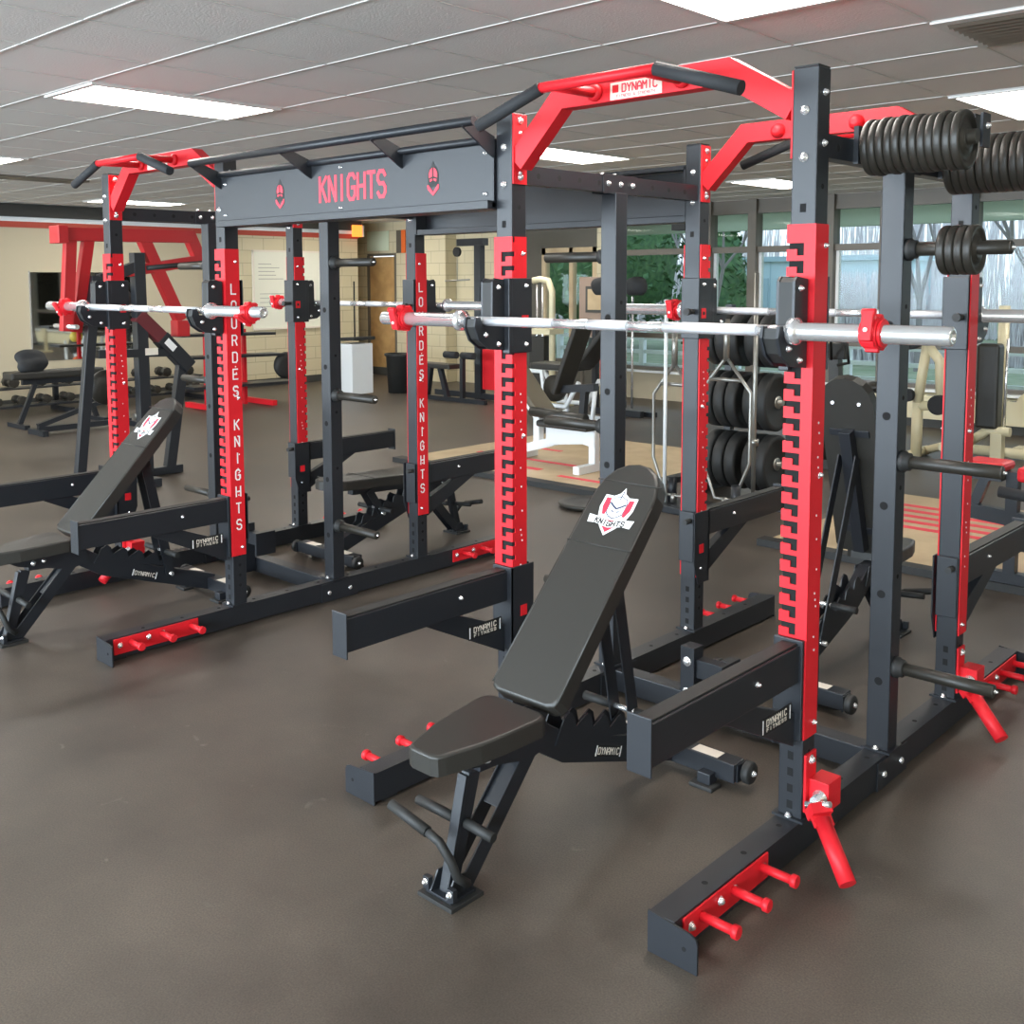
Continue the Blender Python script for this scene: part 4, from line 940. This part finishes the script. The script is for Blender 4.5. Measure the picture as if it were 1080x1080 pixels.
MB().beam((.0, 0, .45), (.35, 0, 1.28), .3, .06, VINYL, up=(1, 0, 0)).build('back_pad', t, .02)
MB().beam((.35, 0, .55), (.3, 0, .0), .07, .07, STEEL).beam((.0, 0, .5), (.5, 0, .55), .1, .08, STEEL).beam((-.2, 0, .04), (.5, 0, .04), .07, .07, STEEL).build('frame', t)
# cream machines
t = thing('cream_cable_column', 'cream tubular machine with a hooked top, right of the near left post', 'gym machine', (-7.85, 8.0, 0))
MB().tube([(.12, 0, .04), (.12, 0, 1.55), (.05, 0, 1.7), (-.1, 0, 1.72), (-.22, 0, 1.7)], .045, CREAM, 12).box(-.3, .3, -.25, .25, 0, .06, CREAM).build('frame', t)
MB().tube([(-.15, 0, .1), (-.15, 0, 1.65)], .012, CHROME, 8).tube([(-.05, 0, .1), (-.05, 0, 1.68)], .012, CHROME, 8).build('guide_rod', t)
MB().box(-.22, .04, -.08, .08, .1, .95, IRON).build('weight_stack', t); MB().box(-.25, .2, -.15, .15, .98, 1.05, CREAM).build('tray', t)
t = thing('chest_press', 'cream machine with round black pads, seen between the right-hand posts', 'gym machine', (-2.35, 7.0, 0))
m = MB().tube([(-.05, 0, .04), (-.05, 0, .55)], .05, CREAM, 12).tube([(-.05, 0, .55), (.02, 0, 1.1)], .045, CREAM, 12).tube([(.02, 0, 1.1), (.14, 0, .95), (.16, 0, .6)], .045, CREAM, 12).tube([(-.05, 0, .52), (.3, 0, .55)], .045, CREAM, 12).tube([(-.1, -.3, .05), (-.1, .4, .05)], .045, CREAM, 12).tube([(.3, -.3, .2), (.3, .4, .2)], .04, CREAM, 12).tube([(-.1, .3, .05), (.3, .3, .2), (.3, .3, 1.3)], .04, CREAM, 12)
m.build('frame', t)
for x, z, r in ((-.1, 1.16, .11), (.17, .55, .09), (-.12, .62, .06)): MB().lathe([(-.04, r*.8), (-.05, r), (.03, r), (.04, r*.8)], (x, -.06, z), 1, FOAM, 24).build('pad', t)
t = thing('pec_machine', 'cream machine with a tall black padded column near the right edge', 'gym machine', (-1.93, 7.5, 0))
MB().box(-.10, .10, -.09, .09, .3, 1.1, VINYL).build('weight_shroud', t, .03)
MB().tube([(.06, .15, .05), (.06, .15, 1.45)], .05, CREAM, 12).tube([(-.2, 0, .12), (.0, 0, .28), (.2, 0, .28)], .045, CREAM, 12).box(.04, .14, -.05, .05, .02, .26, CREAM).tube([(-.3, .15, .06), (.3, .15, .06)], .05, CREAM, 12).build('frame', t)
MB().tube([(.14, 0, .3), (.15, 0, 1.15)], .012, CHROME, 6).build('chain', t)
t = thing('pulley_unit', 'cream pulley plate unit standing before the window heater at the right', 'gym machine', (-1.75, 8.2, 0))
MB().lathe([(-.02, .15), (.02, .15)], (0, 0, .45), 1, CREAM, 24).box(-.03, .03, .02, .08, 0, .5, CREAM).box(-.15, .15, -.05, .15, 0, .04, CREAM).build('bracket', t)
t = thing('exercise_bike', 'dark exercise bike with looped handles between the tall right post and the storage post', 'exercise bike', (-2.7, 6.0, 0))
MB().beam((0, 0, .1), (-.05, 0, 1.0), .09, .09, IRON).beam((-.3, 0, .05), (.3, 0, .05), .08, .08, IRON).beam((0, 0, .5), (.25, .1, .7), .07, .07, IRON).build('frame', t)
MB().tube([(-.05, -.08, 1.0), (.0, -.2, 1.18), (.15, -.2, 1.15), (.13, -.12, .98), (.0, -.05, .95)], .014, RUBBER, 10).tube([(-.1, .05, 1.0), (-.12, 0, 1.2), (.0, .0, 1.25)], .014, CREAM, 10).build('handlebar', t)
MB().box(-.1, .06, -.05, .03, 1.0, 1.14, RUBBER).build('console', t, .01)
blob('saddle', (.25, .12, .76), (.12, .1, .05), VINYL, 5, .0, t)
MB().lathe([(-.03, .02), (-.03, .24), (.03, .24), (.03, .02)], (-.15, 0, .32), 1, IRON, 28).build('flywheel', t)
# weight stack machine between windows
t = thing('dual_stack_machine', 'grey stack machine with black round pads and red panel before the windows', 'gym machine', (-6.5, 7.8, 0))
MB().box(-.03, .03, -.04, .04, 0, 1.95, GREYTUBE).box(-.5, .5, .1, .18, 0, .06, STEEL).box(-.36, -.3, -.04, .04, 0, 1.2, STEEL).box(-.36, .4, -.04, .04, .0, .08, STEEL).build('frame', t)
blob('head_pad', (-.22, 0, 1.62), (.17, .1, .13), FOAM, 7, .1, t); blob('head_pad', (.3, 0, 1.62), (.15, .1, .13), FOAM, 8, .1, t)
MB().box(-.24, .06, -.03, .03, .45, 1.05, RED).build('weight_shroud', t)
for x in (-.16, -.06, .1, .2): MB().tube([(x, .06, .1), (x, .06, 1.5)], .014, CHROME, 8).build('guide_rod', t)
t = thing('brown_display_board', 'brown board with a dark framed picture standing by the windows beyond the middle post', 'board', (-7.55, 8.9, 0))
MB().box(-.42, .35, -.02, .02, .9, 1.75, mat('brown_board', (.3, .22, .17), .7)).box(-.4, -.35, -.02, .02, 0, .9, FR).box(.28, .33, -.02, .02, 0, .9, FR).build('board', t)
MB().box(-.3, .02, -.03, -.02, 1.25, 1.62, DARKBASE).box(-.26, -.02, -.034, -.03, 1.29, 1.58, PLY).build('picture', t)
o = MB().box(-.1, .1, -.08, .08, 0, .24, RUBBER).box(-.02, .02, -.02, .02, .24, .41, RUBBER).build('hanging_speaker'); o.location = (-6.25, 8.85, 2.345-.0); o.location.z = ZC-.41; tag(o, 'black speaker hanging from the ceiling before the windows', 'speaker')
# heater casing along the window wall
t = thing('window_heater', 'long tan heater casing along the foot of the right-hand windows', 'heater', (0, 9.4, 0))
MB().box(-4.2, 5.1, -.12, .18, .1, .37, CREAM).build('casing', t, .006); MB().box(-4.2, 5.1, -.08, .18, 0, .1, DARKBASE).build('plinth', t)
g = MB()
for i in range(30): g.box(-4.1+.3*i, -3.86+.3*i, -.1, -.02, .37, .373, FR)
g.build('grille', t)
# red padded bench at the right edge
t = thing('back_extension_bench', 'black framed bench with red pads at the right edge beyond the near rack', 'bench', (-.45, 3.2, 0))
MB().box(-.18, .04, -.1, .1, .66, .71, RED).build('pad', t, .02, 'red pad')
MB().box(.10, .26, -.1, .1, .62, .70, RED).build('pad', t, .02, 'red pad')
MB().box(-.16, .02, -.08, .08, .61, .66, STEEL).beam((-.08, 0, .62), (-.14, 0, .45), .05, .05, STEEL).beam((-.15, 0, .42), (.35, 0, .38), .06, .08, STEEL).beam((.06, 0, .66), (.06, 0, .02), .06, .06, STEEL).beam((-.3, 0, .03+.045), (.4, 0, .03+.045), .06, .06, STEEL).build('frame', t)
MB().tube([(.05, -.2, .58), (.35, -.2, .56)], .03, FOAM, 12).build('roller', t)
